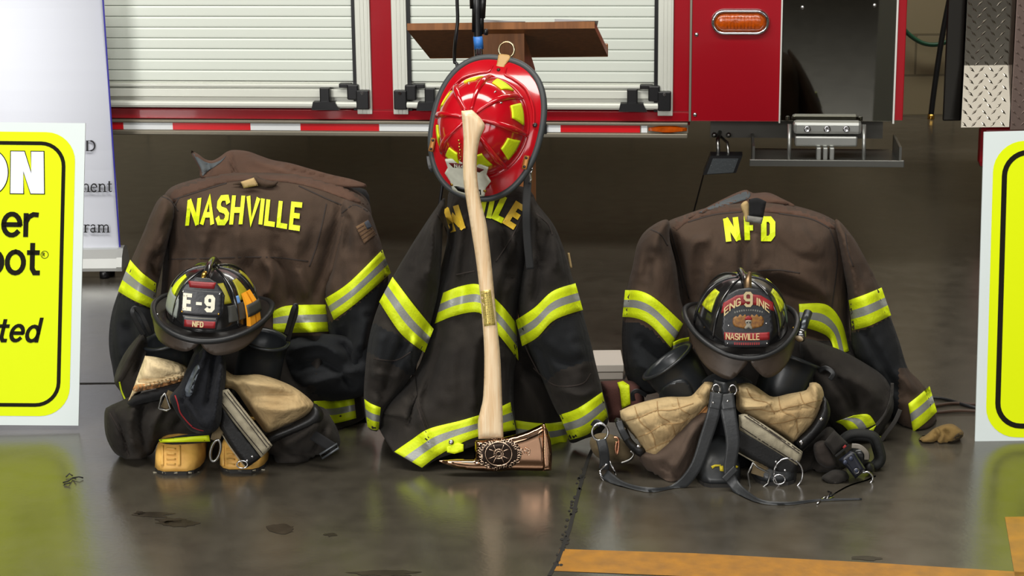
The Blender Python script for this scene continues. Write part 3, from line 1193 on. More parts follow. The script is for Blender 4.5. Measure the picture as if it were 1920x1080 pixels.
# folding black stand in front of the post, with its cable
YM = 5.22
ms = thing('light_stand', 'black folding stand bundled with blue tape in front of the lectern post', 'stand', (at(897, 100, YM).x, YM, 0))
tube('pole', [at(894, -60, YM), at(895, 20, YM), at(896, 66, YM), at(898, 112, YM), Vector((at(899, 130, YM).x, YM, .02))], .011, blk, ms, 12, sm=1)
b = MB()
for (x0, y0, x1, y1, r) in ((884, -40, 886, 16, .007), (907, -20, 904, 34, .008), (890, -40, 889, 60, .006), (903, 10, 903, 64, .006)):
    b.add(*cyl_vf(at(x0, y0, YM - .004), at(x1, y1, YM - .004), r, n=10))
b.build('folded_leg', blk, ms, True)
tube('clamp_knob', [at(909, 60, YM - .01), at(914, 60, YM - .012)], .0085, blk, ms, 12, sm=1)
tube('tape_wrap', [at(896, 68, YM), at(898, 92, YM)], .0125, mat('blue_tape', (46, 112, 190), .45), ms, 14, sm=1)
b = MB()
for k in range(5):
    b.add(*cyl_vf(at(894 + 2 * k, 91, YM - .011), at(893 + 2.4 * k, 102 + (k % 2) * 3, YM - .012), .0018, n=6))
b.build('cable_tie', MATS['chrome'], ms)
g = [at(856, -60, 5.15), at(857, 0, 5.15), at(858, 40, 5.15), at(854, 75, 5.15), at(852, 112, 5.17), at(850, 200, 5.17), Vector((at(850, 300, 5.3).x - .14, 5.24, .006)), Vector((at(830, 300, 5.3).x - .18, 5.5, .006))]
tag(tube('microphone_cable', g, .0045, blk, None, 8), 'thin black cable hanging down left of the lectern stand', 'cable')

# ================================================================== roll-up banner on the left
YB = 6.86
bn = thing('banner_stand', 'tall white roll-up banner with black serif lettering behind the left yellow sign', 'banner', (at(60, 490, YB).x, YB + .05, 0))
ban_m = mat('banner_vinyl', (238, 242, 254), .5)
blue_e = mat('banner_blue_edge', (40, 34, 150), .5)
c = [at(-190, -60, YB), at(187, -60, YB), at(223, 470, YB), at(-190, 470, YB)]
c = [Vector((p.x, YB + .03, p.z)) for p in c]
b = MB()
nseg = 14
for i in range(nseg):
    t0, t1 = i / nseg, (i + 1) / nseg
    wv = lambda t: .006 * sin(t * 9)
    q = [c[3].lerp(c[0], t) for t in (t0, t1)] + [c[2].lerp(c[1], t) for t in (t1, t0)]
    off = [Vector((0, wv(t0), 0)), Vector((0, wv(t1), 0)), Vector((0, wv(t1), 0)), Vector((0, wv(t0), 0))]
    f = [v + o for v, o in zip(q, off)]
    b.add(f + [v + Vector((0, .002, 0)) for v in f], [[0, 1, 2, 3], [7, 6, 5, 4], [2, 3, 7, 6], [0, 1, 5, 4]])
b.build('banner_sheet', ban_m, bn, True)
e = [Vector((v.x, v.y - .008, v.z)) for v in (c[2], c[1])]
V = [e[0] + Vector((-.0035, 0, 0)), e[0] + Vector((.0015, 0, 0)), e[1] + Vector((.0015, 0, 0)), e[1] + Vector((-.0035, 0, 0))]
V += [v + Vector((0, .004, 0)) for v in V]
mk('printed_edge', V, [[0, 1, 2, 3], [4, 5, 6, 7], [0, 1, 5, 4], [1, 2, 6, 5], [2, 3, 7, 6], [3, 0, 4, 7]], blue_e, bn, False)
bx0, bx1 = at(-190, 490, YB).x, at(228, 490, YB).x
z0, z1 = at(100, 506, YB).z, at(100, 468, YB).z
z0 = max(z0, .008)
sil = mat('brushed_base', (206, 208, 206), .32, metal=.6)
V, Fc = [], []
prof = [(-.03, z0), (.10, z0), (.10, z0 + .02), (.07, z1 - .008), (.04, z1), (.01, z1 - .004), (-.02, z1 - .03), (-.034, z0 + .012)]
for x in (bx0, bx1 - .012):
    V += [(x, YB + y, z) for y, z in prof]
n = len(prof)
mk('base', V, [[i, (i + 1) % n, (i + 1) % n + n, i + n] for i in range(n)] + [list(range(n))[::-1], list(range(n, 2 * n))], sil, bn, False)
V = []
for x in (bx1 - .013, bx1 + .006):
    V += [(x, YB + y * 1.06, z + (.004 if z > .03 else 0)) for y, z in prof]
ec = mk('end_cap', V, [[i, (i + 1) % n, (i + 1) % n + n, i + n] for i in range(n)] + [list(range(n))[::-1], list(range(n, 2 * n))], sil, bn, False)
for x in (bx0 + .05, bx1 - .06):
    for y in (-.01, .08):
        V, Fc = cyl_vf((x, YB + y, 0), (x, YB + y, z0 + .002), .018, n=14)
        mk('levelling_foot', V, Fc, blk, bn, True)
ink = mat('black_ink', (22, 22, 26), .6)


def serif(text, px, py, hpx, wpx, name, parent, Y):
    """roman capitals and small letters with thick stems, thin joins and serifs"""
    G = {'D': (1.0, [((.12, 0), (.12, 1), .16), ((0, .99), (.5, .99), .05), ((0, .01), (.5, .01), .05)], [(arc(.45, .5, .42, .48, -90, 90, 12), .13)]),
         'n': (.78, [((.14, 0), (.14, .66), .13), ((0, .02), (.28, .02), .05), ((.0, .64), (.15, .64), .05), ((.58, 0), (.58, .45), .13), ((.44, .02), (.74, .02), .05)], [(arc(.38, .44, .2, .2, 160, 0, 8), .08)]),
         'e': (.66, [((.06, .38), (.52, .38), .05)], [(arc(.3, .33, .25, .32, 8, 322, 14), .1)]),
         't': (.46, [((.2, .1), (.2, .88), .13), ((.02, .64), (.42, .64), .05)], [(arc(.31, .12, .11, .1, 180, 330, 6), .07)]),
         'r': (.56, [((.14, 0), (.14, .66), .13), ((0, .02), (.3, .02), .05), ((0, .64), (.15, .64), .05)], [(arc(.36, .46, .2, .18, 170, 40, 6), .08)]),
         'a': (.66, [((.42, .06), (.42, .46), .12), ((.42, .05), (.58, .05), .06)], [(arc(.26, .48, .18, .17, 10, 165, 8), .08), (arc(.26, .19, .2, .17, 60, 300, 10), .08)]),
         'm': (1.14, [((.14, 0), (.14, .66), .13), ((0, .02), (.28, .02), .05), ((0, .64), (.15, .64), .05), ((.55, 0), (.55, .45), .13), ((.42, .02), (.69, .02), .05), ((.96, 0), (.96, .45), .13), ((.83, .02), (1.1, .02), .05)],
               [(arc(.37, .44, .19, .2, 160, 0, 8), .08), (arc(.78, .44, .19, .2, 160, 0, 8), .08)])}
    b = MB()
    x = px

    def seg(a, c, w):
        dx, dy = c[0] - a[0], c[1] - a[1]
        L = math.hypot(dx, dy)
        nx, ny = -dy / L * w / 2, dx / L * w / 2
        P = [(a[0] + nx, a[1] + ny), (c[0] + nx, c[1] + ny), (c[0] - nx, c[1] - ny), (a[0] - nx, a[1] - ny)]
        W = [at(x + p[0] * hpx * wpx, py - p[1] * hpx, Y) for p in P]
        b.add(W + [v + Vector((0, .003, 0)) for v in W], [[0, 1, 2, 3], [0, 1, 5, 4], [1, 2, 6, 5], [2, 3, 7, 6], [3, 0, 4, 7]])
    for ch in text:
        adv, st, cu = G[ch]
        for a, c_, w in st:
            seg(a, c_, w)
        for pl, w in cu:
            for a, c_ in zip(pl[:-1], pl[1:]):
                seg(a, c_, w)
        x += adv * hpx * wpx
    b.build(name, ink, parent)


# the cut-off words at the right of the banner
serif('D', 161, 283, 19, 1.0, 'lettering', bn, YB + .0195)
serif('nent', 153, 360, 23, .93, 'lettering', bn, YB + .0195)
serif('ram', 157, 436, 22, .95, 'lettering', bn, YB + .0195)

# ================================================================== the two yellow yard signs
sw = mat('sign_white', (206, 216, 216), .45, bump=.1, bscale=5)
sy = mat('sign_yellow', (216, 233, 0), .55, spec=.15)
sk = mat('sign_black', (24, 22, 14), .7, spec=.12)
sf = mat('sign_letter_white', (226, 230, 240), .45)


def yard_sign(name_label, tl, tr, br, bl, Yt, Yb_, writing, edge):
    """corners in px; flat corrugated board leaning back from its foot"""
    P = [at(*tl, Yt), at(*tr, Yt), at(*br, Yb_), at(*bl, Yb_)]
    n0_ = (P[2] - P[3]).cross(P[0] - P[3])      # the board is flat
    d0_ = P[1] - CAM
    P[1] = CAM + d0_ * ((P[3] - CAM).dot(n0_) / d0_.dot(n0_))
    s = thing('yard_sign', name_label, 'sign', ((P[2] + P[3]) / 2).to_tuple()[:2] + (0,))
    nrm = (P[1] - P[0]).cross(P[3] - P[0]).normalized()
    if nrm.y > 0:
        nrm = -nrm
    W = (P[1] - P[0]).length
    Hh = (P[3] - P[0]).length

    def S(u, v, l):      # metres from the left edge, metres up from the foot, lift
        fu, fv = u / W, v / Hh
        return (P[3].lerp(P[2], fu)).lerp(P[0].lerp(P[1], fu), fv) + nrm * l
    mk('board', [S(0, 0, 0), S(W, 0, 0), S(W, Hh, 0), S(0, Hh, 0), S(0, 0, -.006), S(W, 0, -.006), S(W, Hh, -.006), S(0, Hh, -.006)],
       [[0, 1, 2, 3], [4, 5, 6, 7], [0, 1, 5, 4], [1, 2, 6, 5], [2, 3, 7, 6], [3, 0, 4, 7]], sw, s, False)

    def rr(x0, y0, x1, y1, r, n=8):
        o = []
        for (cx, cy, a) in ((x1 - r, y1 - r, 0), (x0 + r, y1 - r, 90), (x0 + r, y0 + r, 180), (x1 - r, y0 + r, 270)):
            o += [(cx + r * cos(radians(a + 90 * i / n)), cy + r * sin(radians(a + 90 * i / n))) for i in range(n + 1)]
        return o
    m1, m2, m3 = edge
    o = rr(m1, m1 * 1.0, W - m1, Hh - m1, .078)
    mk('printed_field', [S(x, y, .0008) for x, y in o], [list(range(len(o)))], sy, s, False)
    a, c = rr(m2, m2, W - m2, Hh - m2, .066), rr(m2 + m3, m2 + m3, W - m2 - m3, Hh - m2 - m3, .066 - m3)
    n = len(a)
    mk('printed_border', [S(x, y, .0016) for x, y in a + c], [[i, (i + 1) % n, (i + 1) % n + n, i + n] for i in range(n)], sk, s, False)
    return s, S, W, Hh


s1, S1, W1, H1 = yard_sign('yellow and white yard sign at the left edge with bold lettering', (-270, 226), (160, 231), (147, 798), (-284, 795), 5.32, 5.16, 0, (.025, .050, .010))
# px -> board metres
Wpx = 430


def sx(px, py):
    k = (py - 231) / (798 - 231)
    xr_ = 160 + (147 - 160) * k
    return W1 - (xr_ - px) / Wpx * W1, H1 * (798 - py) / (798 - 231)


def put(text, px_r, py_base, hpx, wd, m, lift, wide=1.0, shear=0.0, sp=1.0, name='lettering'):
    """right-aligned word ending at px_r on baseline py_base"""
    w = text_w(text, sp, wd, wide)
    k = H1 / 567
    x, y = sx(px_r, py_base)
    h = hpx * k
    letter_mesh([(text, x - w * h - wd * h * .4, y, h, wd, sp, wide, shear)], lambda u, v, l: S1(u, v, lift + l), name, m, s1, .0006)


def block(polys, name, m, lift):
    """heavy block letters cut as flat polygons, given in px"""
    b = MB()
    for pl in polys:
        q = [sx(*p) for p in pl]
        b.add([S1(u, v, lift) for u, v in q] + [S1(u, v, lift - .0008) for u, v in q], [list(range(len(q)))] + [[i, (i + 1) % len(q), (i + 1) % len(q) + len(q), i + len(q)] for i in range(len(q))])
    b.build(name, m, s1)


def big_on(g):
    N = [(21 - g, 285 - g), (46 + g * .6, 285 - g), (59, 326 - g * 2), (59 - g, 285 - g), (82 + g, 285 - g), (83 + g, 363 + g), (58 - g * .6, 363 + g), (44, 321 + g * 2), (44 + g, 363 + g), (20 - g, 363 + g)]
    O = []
    for (r1, r2, a0, a1) in ((0, 0, -90, 90),):
        out = [(-16 + (31 + g) * cos(radians(a)), 324 + (41 + g) * sin(radians(a))) for a in range(-90, 91, 10)]
        inn = [(-16 + (9 - g) * cos(radians(a)), 324 + (23 - g) * sin(radians(a))) for a in range(90, -91, -10)]
        O = [[out[i], out[i + 1], inn[17 - i], inn[18 - i]] for i in range(18)]
    return [N] + O


block(big_on(1.6), 'lettering_outline', sk, .0018)
block(big_on(0), 'lettering', sf, .0027)
put('er', 73, 443, 60, .15, sk, .0016, 1.02, 0, -.2)
put('oot', 76, 513, 60, .15, sk, .0016, .9, 0, -.4)
x, y = sx(84, 477)
letter_mesh([('R', x - .005, y - .004, .009, .16, 1, 1, 0)], lambda u, v, l: S1(u, v, .0016 + l), 'lettering', sk, s1, .0006)
ring = MB()
for a, c in zip(arc(x, y, .0105, .0105, 0, 360, 20)[:-1], arc(x, y, .0105, .0105, 0, 360, 20)[1:]):
    f = lambda p, k: S1(x + (p[0] - x) * k, y + (p[1] - y) * k, .0018)
    ring.add([f(a, 1), f(c, 1), f(c, .86), f(a, .86)], [[0, 1, 2, 3]])
ring.build('registered_mark', sk, s1)
put('ted', 74, 640, 43, .16, sk, .0016, .98, .2, -.4)

s2, S2, W2, H2 = yard_sign('yellow and white yard sign at the right edge with black border line', (1845, 247), (2280, 236), (2262, 846), (1828, 837), 5.14, 4.99, 0, (.026, .049, .0135))
# the start of a slanted black letter at the frame edge
V = [S2(u, v, l) for l in (.0016, .0008) for u, v in ((.122, .218), (.150, .218), (.172, .30), (.150, .30))]
k = MB()
k.add(V, [[0, 1, 2, 3], [0, 1, 5, 4], [1, 2, 6, 5], [2, 3, 7, 6], [3, 0, 4, 7]])
k.build('lettering', sk, s2)

# ================================================================== turnout coats
shell = cloth('faded_brown_shell', (60, 49, 41), (79, 63, 52), .55)
shell_r = cloth('rust_brown_shell', (70, 53, 44), (90, 67, 55), .55)
shell_k = cloth('charcoal_shell', (35, 32, 30), (48, 44, 40), .6)
patch_k = cloth('black_patch_fabric', (25, 27, 29), (34, 35, 37), .55)
lining_b = cloth('grey_blue_lining', (66, 72, 76), (84, 88, 90), .5)
velcro = cloth('black_velcro', (26, 26, 27), (34, 34, 35), .3)
tan_web = cloth('tan_webbing', (168, 142, 98), (188, 162, 116), .2)
seam_t = mat('seam_thread', (44, 36, 32), .9)
SY, SS = MATS['letter_yellow'], MATS['trim_silver']


def two_tone(o, line, m1):
    """a second fabric panel sewn in below a px line across the part"""
    me = o.data
    me.materials.append(m1)
    org = WL[o]
    for p in me.polygons:
        x, y = proj(p.center + org)
        if y > np.interp(x, [q[0] for q in line], [q[1] for q in line]):
            p.material_index = 1


def seam(pts, on, par, m=None, w=2.2, name='seam'):
    return strap(name, pts, w, m or seam_t, par, .002, on, .002)


def text_px(text, x0, x1, top, bot, on, par, m, wd, shear=0.0, sp=1.0, off=.0065, name='lettering', wide=1.0):
    """block letters between a top and a bottom px curve, laid on the cloth"""
    tree = bvh(on)
    W = text_w(text, sp, wd, wide)
    quads = strokes(text, wd, sp, 3, wide)
    b = MB()
    tx, ty = [p[0] for p in top], [p[1] for p in top]
    bx_, by_ = [p[0] for p in bot], [p[1] for p in bot]
    for q in quads:
        P = []
        for (u, v) in q:
            x = x0 + (x1 - x0) * u / W
            yb, yt = np.interp(x, bx_, by_), np.interp(x, tx, ty)
            P.append((x + shear * v * (yb - yt), yb + (yt - yb) * v))
        t = hits(tree, P, off)
        lo = hits(tree, P, -.001)
        b.add(t + lo, [[0, 1, 2, 3], [0, 1, 5, 4], [1, 2, 6, 5], [2, 3, 7, 6], [3, 0, 4, 7]])
    return b.build(name, m, par)


def glyphs_px(items, on, par, m, wd, name='lettering', off=.0065):
    """single letters turned in their own way: (char, cx, cy, height px, degrees clockwise, wide)"""
    tree = bvh(on)
    b = MB()
    for (ch, cx, cy, h, rot, wide) in items:
        w = (GL[ch][0] - .1) * wide
        r = radians(rot)
        for q in strokes(ch, wd, 1, 3, wide):
            P = []
            for u, v in q:
                x, y = (u - w / 2) * h, -(v - .5) * h
                P.append((cx + x * cos(r) - y * sin(r), cy + x * sin(r) + y * cos(r)))
            t, lo = hits(tree, P, off), hits(tree, P, -.001)
            b.add(t + lo, [[0, 1, 2, 3], [0, 1, 5, 4], [1, 2, 6, 5], [2, 3, 7, 6], [3, 0, 4, 7]])
    return b.build(name, m, par)


# ------------------------------------------------------------------ left coat
cl = thing('turnout_coat', 'brown turnout coat lettered NASHVILLE across the whole back, behind the black E-9 helmet', 'coat', (at(480, 700, 5.3).x, 5.3, 0))
lc_folds = [([(322, 380), (316, 440), (314, 500)], 5, -.012), ([(640, 385), (625, 440), (605, 510), (585, 560)], 7, -.012),
            ([(655, 380), (640, 440), (622, 520)], 8, .012), ([(335, 360), (400, 338)], 5, .004),
            ([(500, 487), (510, 520), (498, 560)], 9, .016), ([(520, 480), (540, 520), (545, 570)], 10, -.014), ([(470, 480), (462, 510)], 8, -.008),
            ([(380, 440), (372, 500), (360, 560)], 12, .008), ([(420, 430), (424, 480)], 10, -.006), ([(560, 440), (548, 500)], 12, .007),
            ([(575, 600), (600, 660), (585, 740)], 16, .03), ([(640, 640), (625, 700), (640, 780)], 14, -.03), ([(540, 640), (560, 700)], 12, -.025), ([(345, 470), (330, 520), (318, 580)], 8, -.010), ([(400, 445), (394, 485)], 9, -.006), ([(444, 430), (450, 482)], 9, .006), ([(520, 436), (512, 480)], 9, -.006), ([(350, 500), (352, 560)], 9, .010), ([(560, 500), (575, 560)], 9, .010), ([(590, 420), (580, 480)], 8, -.006)]
body = puff('back_panel', [(372, 334), (420, 323), (470, 320), (540, 322), (600, 333), (655, 350), (692, 380), (696, 440), (676, 500), (652, 560), (646, 620), (655, 690),
                           (690, 760), (694, 806, 1), (480, 808, 1), (330, 800), (300, 700), (298, 600), (304, 520), (306, 440), (302, 385), (320, 352)],
            5.32, .21, shell, cl, w=135, Tb=.14, step=6, folds=lc_folds, nz=((.008, 60, 1), (.004, 25, 2)), free=lambda x, y: y > 785)
two_tone(body, [(300, 640), (520, 632), (700, 628)], shell_k)
slv1 = puff('sleeve', [(312, 366), (297, 374), (284, 398), (267, 440), (246, 488), (223, 545), (209, 590), (204, 640), (210, 685), (224, 722), (290, 726), (302, 650),
                       (297, 600), (292, 560), (302, 510), (316, 450), (330, 392)], 5.22, .10, shell, cl, w=50, step=5.5,
            folds=[([(300, 470), (285, 500), (300, 535)], 8, -.02), ([(318, 430), (296, 470), (284, 500)], 6, .014), ([(270, 450), (255, 500)], 10, .008),
                   ([(235, 600), (245, 660), (240, 710)], 14, -.012), ([(265, 590), (270, 650)], 9, .012)], nz=((.006, 35, 3), (.003, 16, 8)))
two_tone(slv1, [(200, 540), (222, 550), (255, 568), (291, 584), (320, 590)], patch_k)
slv2 = puff('sleeve', [(642, 378), (668, 382), (692, 396), (706, 430), (719, 472), (728, 520), (722, 565), (708, 620), (698, 690), (700, 740), (640, 735), (618, 690), (616, 640), (609, 585),
                       (606, 545), (618, 500), (630, 440)], 5.20, .12, shell, cl, w=60, step=5.5,
            folds=[([(640, 420), (632, 480), (618, 540)], 7, .014), ([(655, 400), (650, 470)], 8, -.010), ([(690, 430), (700, 480)], 10, .006),
                   ([(640, 610), (650, 680), (645, 730)], 14, -.02), ([(690, 590), (676, 660)], 12, .016)], nz=((.006, 40, 4), (.003, 18, 9)))
two_tone(slv2, [(600, 606), (630, 602), (672, 568), (731, 518), (745, 510)], patch_k)
# yoke, collar and storm flap
yoke = decal('shoulder_yoke', [(303, 384), (322, 354), (372, 335), (420, 324), (470, 321), (540, 323), (600, 334), (652, 350), (690, 382), (662, 378), (600, 356), (545, 343), (470, 338), (420, 343), (372, 358), (335, 372), (320, 388)],
             [body], shell_r, cl, .0016, smooth=True)
col = puff('collar', [(378, 334), (374, 318), (366, 303), (358, 287), (359, 282, 1), (372, 289), (384, 298), (398, 301), (412, 294), (426, 284), (440, 281), (466, 284), (488, 292), (512, 300), (545, 306), (580, 316), (620, 327), (660, 336), (686, 345, 1),
                      (688, 351), (650, 352), (600, 350), (540, 340), (470, 336), (420, 336)], lambda x, y: 5.30 + (334 - y) * .0016, .034, shell_r, cl, w=26, Tb=.05, step=5,
           folds=[([(430, 286), (436, 310), (442, 332)], 3, -.012), ([(384, 300), (392, 318), (380, 330)], 6, -.014), ([(500, 302), (580, 326), (670, 344)], 4, -.012), ([(470, 300), (540, 318)], 7, .008)], nz=((.004, 22, 5),))
decal('collar_lining', [(362, 288), (370, 294), (384, 303), (398, 306), (414, 300), (424, 292), (414, 304), (400, 314), (388, 322), (380, 330), (377, 318), (370, 304)], [col], lining_b, col, .003, smooth=True, step=4)
puff('storm_flap', [(560, 346), (620, 350), (662, 350), (686, 356), (692, 366), (692, 396), (670, 392), (640, 372), (600, 362)], 5.42, .03, velcro, cl, w=14, step=6, nz=((.004, 20, 6),))
puff('collar_tab', [(436, 346), (448, 340), (466, 336), (478, 328), (490, 334), (512, 340), (522, 340), (514, 350), (498, 353), (480, 349), (456, 347)], 5.185, .014, shell, cl, w=8, step=3.5)
puff('hang_loop', [(451, 341, 1), (476, 333, 1), (485, 348, 1), (457, 353, 1)], 5.162, .004, tan_web, cl, w=5, step=3.5)
text_px('NASHVILLE', 351, 560, [(345, 378), (375, 373), (420, 369), (460, 370), (500, 377), (535, 381), (575, 385)], [(345, 421), (380, 418), (430, 418), (480, 417), (510, 421), (540, 426), (575, 431)], [body], cl, SY, .22, .10, 1.2)
for p in ([(335, 372), (322, 400), (318, 440), (316, 488)], [(612, 382), (604, 420), (594, 460), (580, 500)], [(320, 486), (400, 484), (500, 482), (578, 490)], [(325, 374), (372, 359), (425, 343)], [(560, 348), (612, 372), (640, 384)]):
    seam(p, [body], cl)
for p in ([(303, 368), (320, 376), (334, 396)], [(640, 400), (664, 384), (690, 396)]):
    seam(p, [slv1, slv2, body], cl)
band('reflective_band', [(244, 487), (266, 511), (293, 531)], [(221, 546), (250, 563), (290, 581)], [slv1], slv1)
band('reflective_band', [(609, 560), (654, 530), (717, 468)], [(626, 600), (671, 566), (733, 512)], [slv2], slv2)
band('reflective_band', [(512, 584), (540, 573), (617, 571)], [(512, 620), (545, 624), (634, 621)], [body], cl, off=.006)
band('reflective_band', [(588, 752), (625, 750), (664, 744)], [(590, 790), (625, 794), (668, 784)], [body], cl, off=.006)
fp = decal('flag_patch', [(667, 425), (690, 412), (706, 440), (683, 457)], [slv2], mat('patch_tan', (100, 76, 52), .9, bump=.3, bscale=300), slv2, .004, step=5)
decal('canton', [(688, 413.5), (690.5, 412.5), (698, 425), (689, 430), (683, 417)], [fp], mat('patch_navy', (52, 56, 64), .9), fp, .002, step=4)
for k in range(5):
    f = (k + .7) / 5
    a = (667 + 16 * f, 425 + 32 * f)
    c = (690 + 16 * f, 412 + 28 * f)
    if k < 2:
        c = (a[0] * .45 + c[0] * .55, a[1] * .45 + c[1] * .55)
    seam([a, ((a[0] + c[0]) / 2, (a[1] + c[1]) / 2), c], [fp], fp, mat('patch_brown', (82, 60, 44), .9), 1.8, 'stripe')

# ------------------------------------------------------------------ middle coat
cm = thing('turnout_coat', 'charcoal turnout coat hung upright under the red helmet, behind the long axe', 'coat', (at(900, 700, 5.03).x, 5.03, 0))
bb = puff('front_skirt', [(950, 600), (1000, 640), (1040, 690), (1066, 760), (1070, 822), (1044, 838), (990, 838, 1), (940, 836, 1), (940, 720)], 5.10, .10, shell_k, cm, w=50, Tb=.06, step=8,
          folds=[([(985, 680), (1030, 720), (1050, 780)], 9, -.014), ([(970, 700), (1010, 760), (1020, 820)], 12, .012)], nz=((.006, 40, 11),), free=lambda x, y: y > 830)
mb = puff('back_panel', [(848, 352), (905, 346), (985, 352), (1008, 392), (1003, 450), (990, 520), (972, 590), (974, 640), (964, 700), (964, 760), (968, 806, 1), (935, 818), (900, 832), (850, 850), (818, 862), (792, 878, 1), (738, 849, 1), (712, 806),
                         (706, 780), (728, 745), (776, 700), (798, 650), (808, 590), (820, 530), (838, 450), (838, 395)], lambda x, y: 5.02 - max(0, y - 500) * .00012 + max(0, 430 - y) * .0014, .17, shell_k, cm, w=105, Tb=.13, step=6,
          folds=[([(868, 400), (850, 500), (824, 600)], 9, .014), ([(985, 380), (965, 450), (930, 540), (905, 640)], 10, .016), ([(880, 420), (872, 520), (862, 620)], 12, -.012),
                 ([(960, 520), (950, 600), (968, 690)], 12, .024), ([(975, 600), (958, 650), (974, 672)], 7, -.03), ([(820, 620), (800, 700), (784, 760), (810, 850)], 6, .012),
                 ([(785, 690), (772, 760), (768, 800)], 4, -.014), ([(745, 735), (770, 760)], 5, .01), ([(930, 700), (910, 790)], 16, -.01), ([(850, 640), (840, 740)], 18, .010), ([(846, 440), (832, 520)], 7, -.012), ([(930, 400), (946, 470), (950, 530)], 8, -.012), ([(955, 430), (972, 480), (968, 540)], 6, .012), ([(900, 620), (886, 700), (890, 770)], 12, .010), ([(828, 640), (806, 700), (796, 750)], 8, -.012), ([(940, 660), (952, 720)], 8, .014)],
          nz=((.007, 55, 12), (.003, 22, 13)), free=lambda x, y: y > 800)
pocket = decal('hand_pocket', [(706, 782), (726, 748), (778, 704), (782, 740), (764, 786), (712, 774)], [mb], shell_k, mb, .012, smooth=False, step=7)
ms1 = puff('sleeve', [(834, 372), (816, 392), (789, 432), (764, 472), (737, 518), (711, 570), (693, 628), (685, 690), (682, 748), (688, 796), (700, 808), (712, 804), (724, 768), (764, 716), (790, 664), (806, 612), (822, 545), (828, 480), (830, 430)],
           4.93, .09, shell_k, cm, w=52, step=5.5,
           folds=[([(806, 410), (812, 460), (800, 520)], 7, .016), ([(826, 400), (830, 460)], 6, -.014), ([(790, 440), (772, 500)], 8, -.010), ([(760, 640), (735, 690), (720, 740)], 9, -.016),
                  ([(775, 640), (770, 680), (790, 690)], 6, .02), ([(715, 620), (705, 690)], 12, .01), ([(800, 400), (780, 450), (770, 500)], 6, .010), ([(812, 540), (800, 600)], 6, -.012), ([(700, 700), (740, 706)], 7, .010), ([(696, 730), (716, 740)], 6, -.008)], nz=((.006, 35, 14), (.003, 16, 15)))
ms2 = puff('sleeve', [(990, 362), (1012, 388), (1040, 425), (1060, 475), (1076, 530), (1091, 580), (1106, 636), (1119, 690), (1130, 735), (1141, 785), (1125, 812), (1098, 822), (1070, 830), (1060, 800), (1040, 765), (1014, 705), (992, 655), (976, 615), (972, 565), (982, 500), (993, 430)],
           4.94, .115, shell_k, cm, w=58, step=5.5,
           folds=[([(1010, 400), (1000, 470), (990, 540)], 7, .016), ([(1030, 430), (1020, 500)], 7, -.012), ([(1000, 640), (1030, 700), (1056, 770)], 8, -.012), ([(1060, 460), (1066, 510)], 8, .008),
                  ([(1080, 640), (1100, 700)], 14, .01), ([(1046, 440), (1044, 500)], 6, .010), ([(1000, 450), (1010, 520), (1000, 570)], 6, -.010), ([(1010, 650), (1060, 680), (1100, 672)], 8, -.008), ([(1040, 730), (1090, 740), (1120, 728)], 7, .008)], nz=((.006, 40, 16), (.003, 18, 17)))
for o, ln in ((ms1, [(690, 600), (752, 632), (795, 668), (830, 700)]), (ms2, [(960, 660), (985, 652), (1010, 636), (1045, 602), (1100, 582)])):
    o.data.materials.append(patch_k)
    org = WL[o]
    for p in o.data.polygons:
        x, y = proj(p.center + org)
        lim = np.interp(x, [q[0] for q in ln], [q[1] for q in ln])
        if lim < y < lim + (95 if o is ms2 else 60):
            p.material_index = 1
band('reflective_band', [(736, 519), (776, 572), (813, 617)], [(711, 566), (752, 626), (796, 661)], [ms1], ms1)
band('reflective_band', [(967, 600), (1002, 577), (1036, 546), (1079, 531)], [(979, 649), (1007, 633), (1040, 600), (1093, 581)], [ms2], ms2)
band('reflective_band', [(831, 549), (862, 537), (896, 533), (920, 552), (946, 578), (968, 606)], [(815, 607), (853, 592), (898, 586), (922, 613), (948, 644), (972, 676)], [mb], cm, off=.005)
band('reflective_band', [(739, 847), (771, 825), (804, 804), (862, 789), (896, 779), (922, 770), (957, 754)], [(791, 877), (819, 856), (862, 832), (898, 818), (932, 812), (967, 806)], [mb], cm, off=.006)
band('reflective_band', [(966, 788), (1021, 794), (1062, 789)], [(968, 830), (1030, 836), (1068, 827)], [bb], cm, off=.006)
band('reflective_band', [(1049, 778), (1084, 765), (1129, 735)], [(1068, 825), (1103, 814), (1140, 782)], [ms2], ms2)
band('reflective_band', [(683, 748), (696, 757), (714, 764)], [(689, 800), (699, 806), (710, 806)], [ms1], ms1)
decal('band_snap', [(846 + 5 * cos(q), 829 + 5 * sin(q)) for q in np.linspace(0, 2 * pi, 11)[:-1]], [mb], MATS['chrome'], mb, .012, step=4)
decal('pocket_corner_flap', [(838, 838), (858, 830), (869, 833), (869, 846), (852, 851), (838, 848)], [mb], SY, mb, .009, step=4)
for p in ([(766, 705), (782, 760), (800, 812), (822, 856)], [(772, 700), (786, 756), (806, 810), (828, 852)]):
    seam(p, [mb], mb, w=1.8)
for p in ([(820, 400), (836, 430), (846, 470)], [(855, 515), (890, 508)], [(985, 390), (962, 440), (930, 490)], [(1005, 400), (1028, 420), (1036, 440)], [(972, 566), (982, 640), (1010, 700)]):
    seam(p, [mb, ms1, ms2], cm)
seam([(1000, 690), (1040, 722), (1090, 720), (1108, 700)], [ms2], ms2)
seam([(700, 672), (740, 676), (770, 660)], [ms1], ms1)
gold = mat('letter_gold', (214, 176, 40), .6, bump=.2, bscale=160)
glyphs_px([('N', 852, 410, 40, -17, .85)], [mb], cm, gold, .27)
glyphs_px([('V', 903, 388, 34, 4, .5), ('I', 920, 390, 34, 12, .8), ('L', 942, 392, 40, 26, .8)], [mb], cm, SY, .27)
glyphs_px([('E', 966, 404, 40, 32, .9)], [mb], cm, gold, .27)
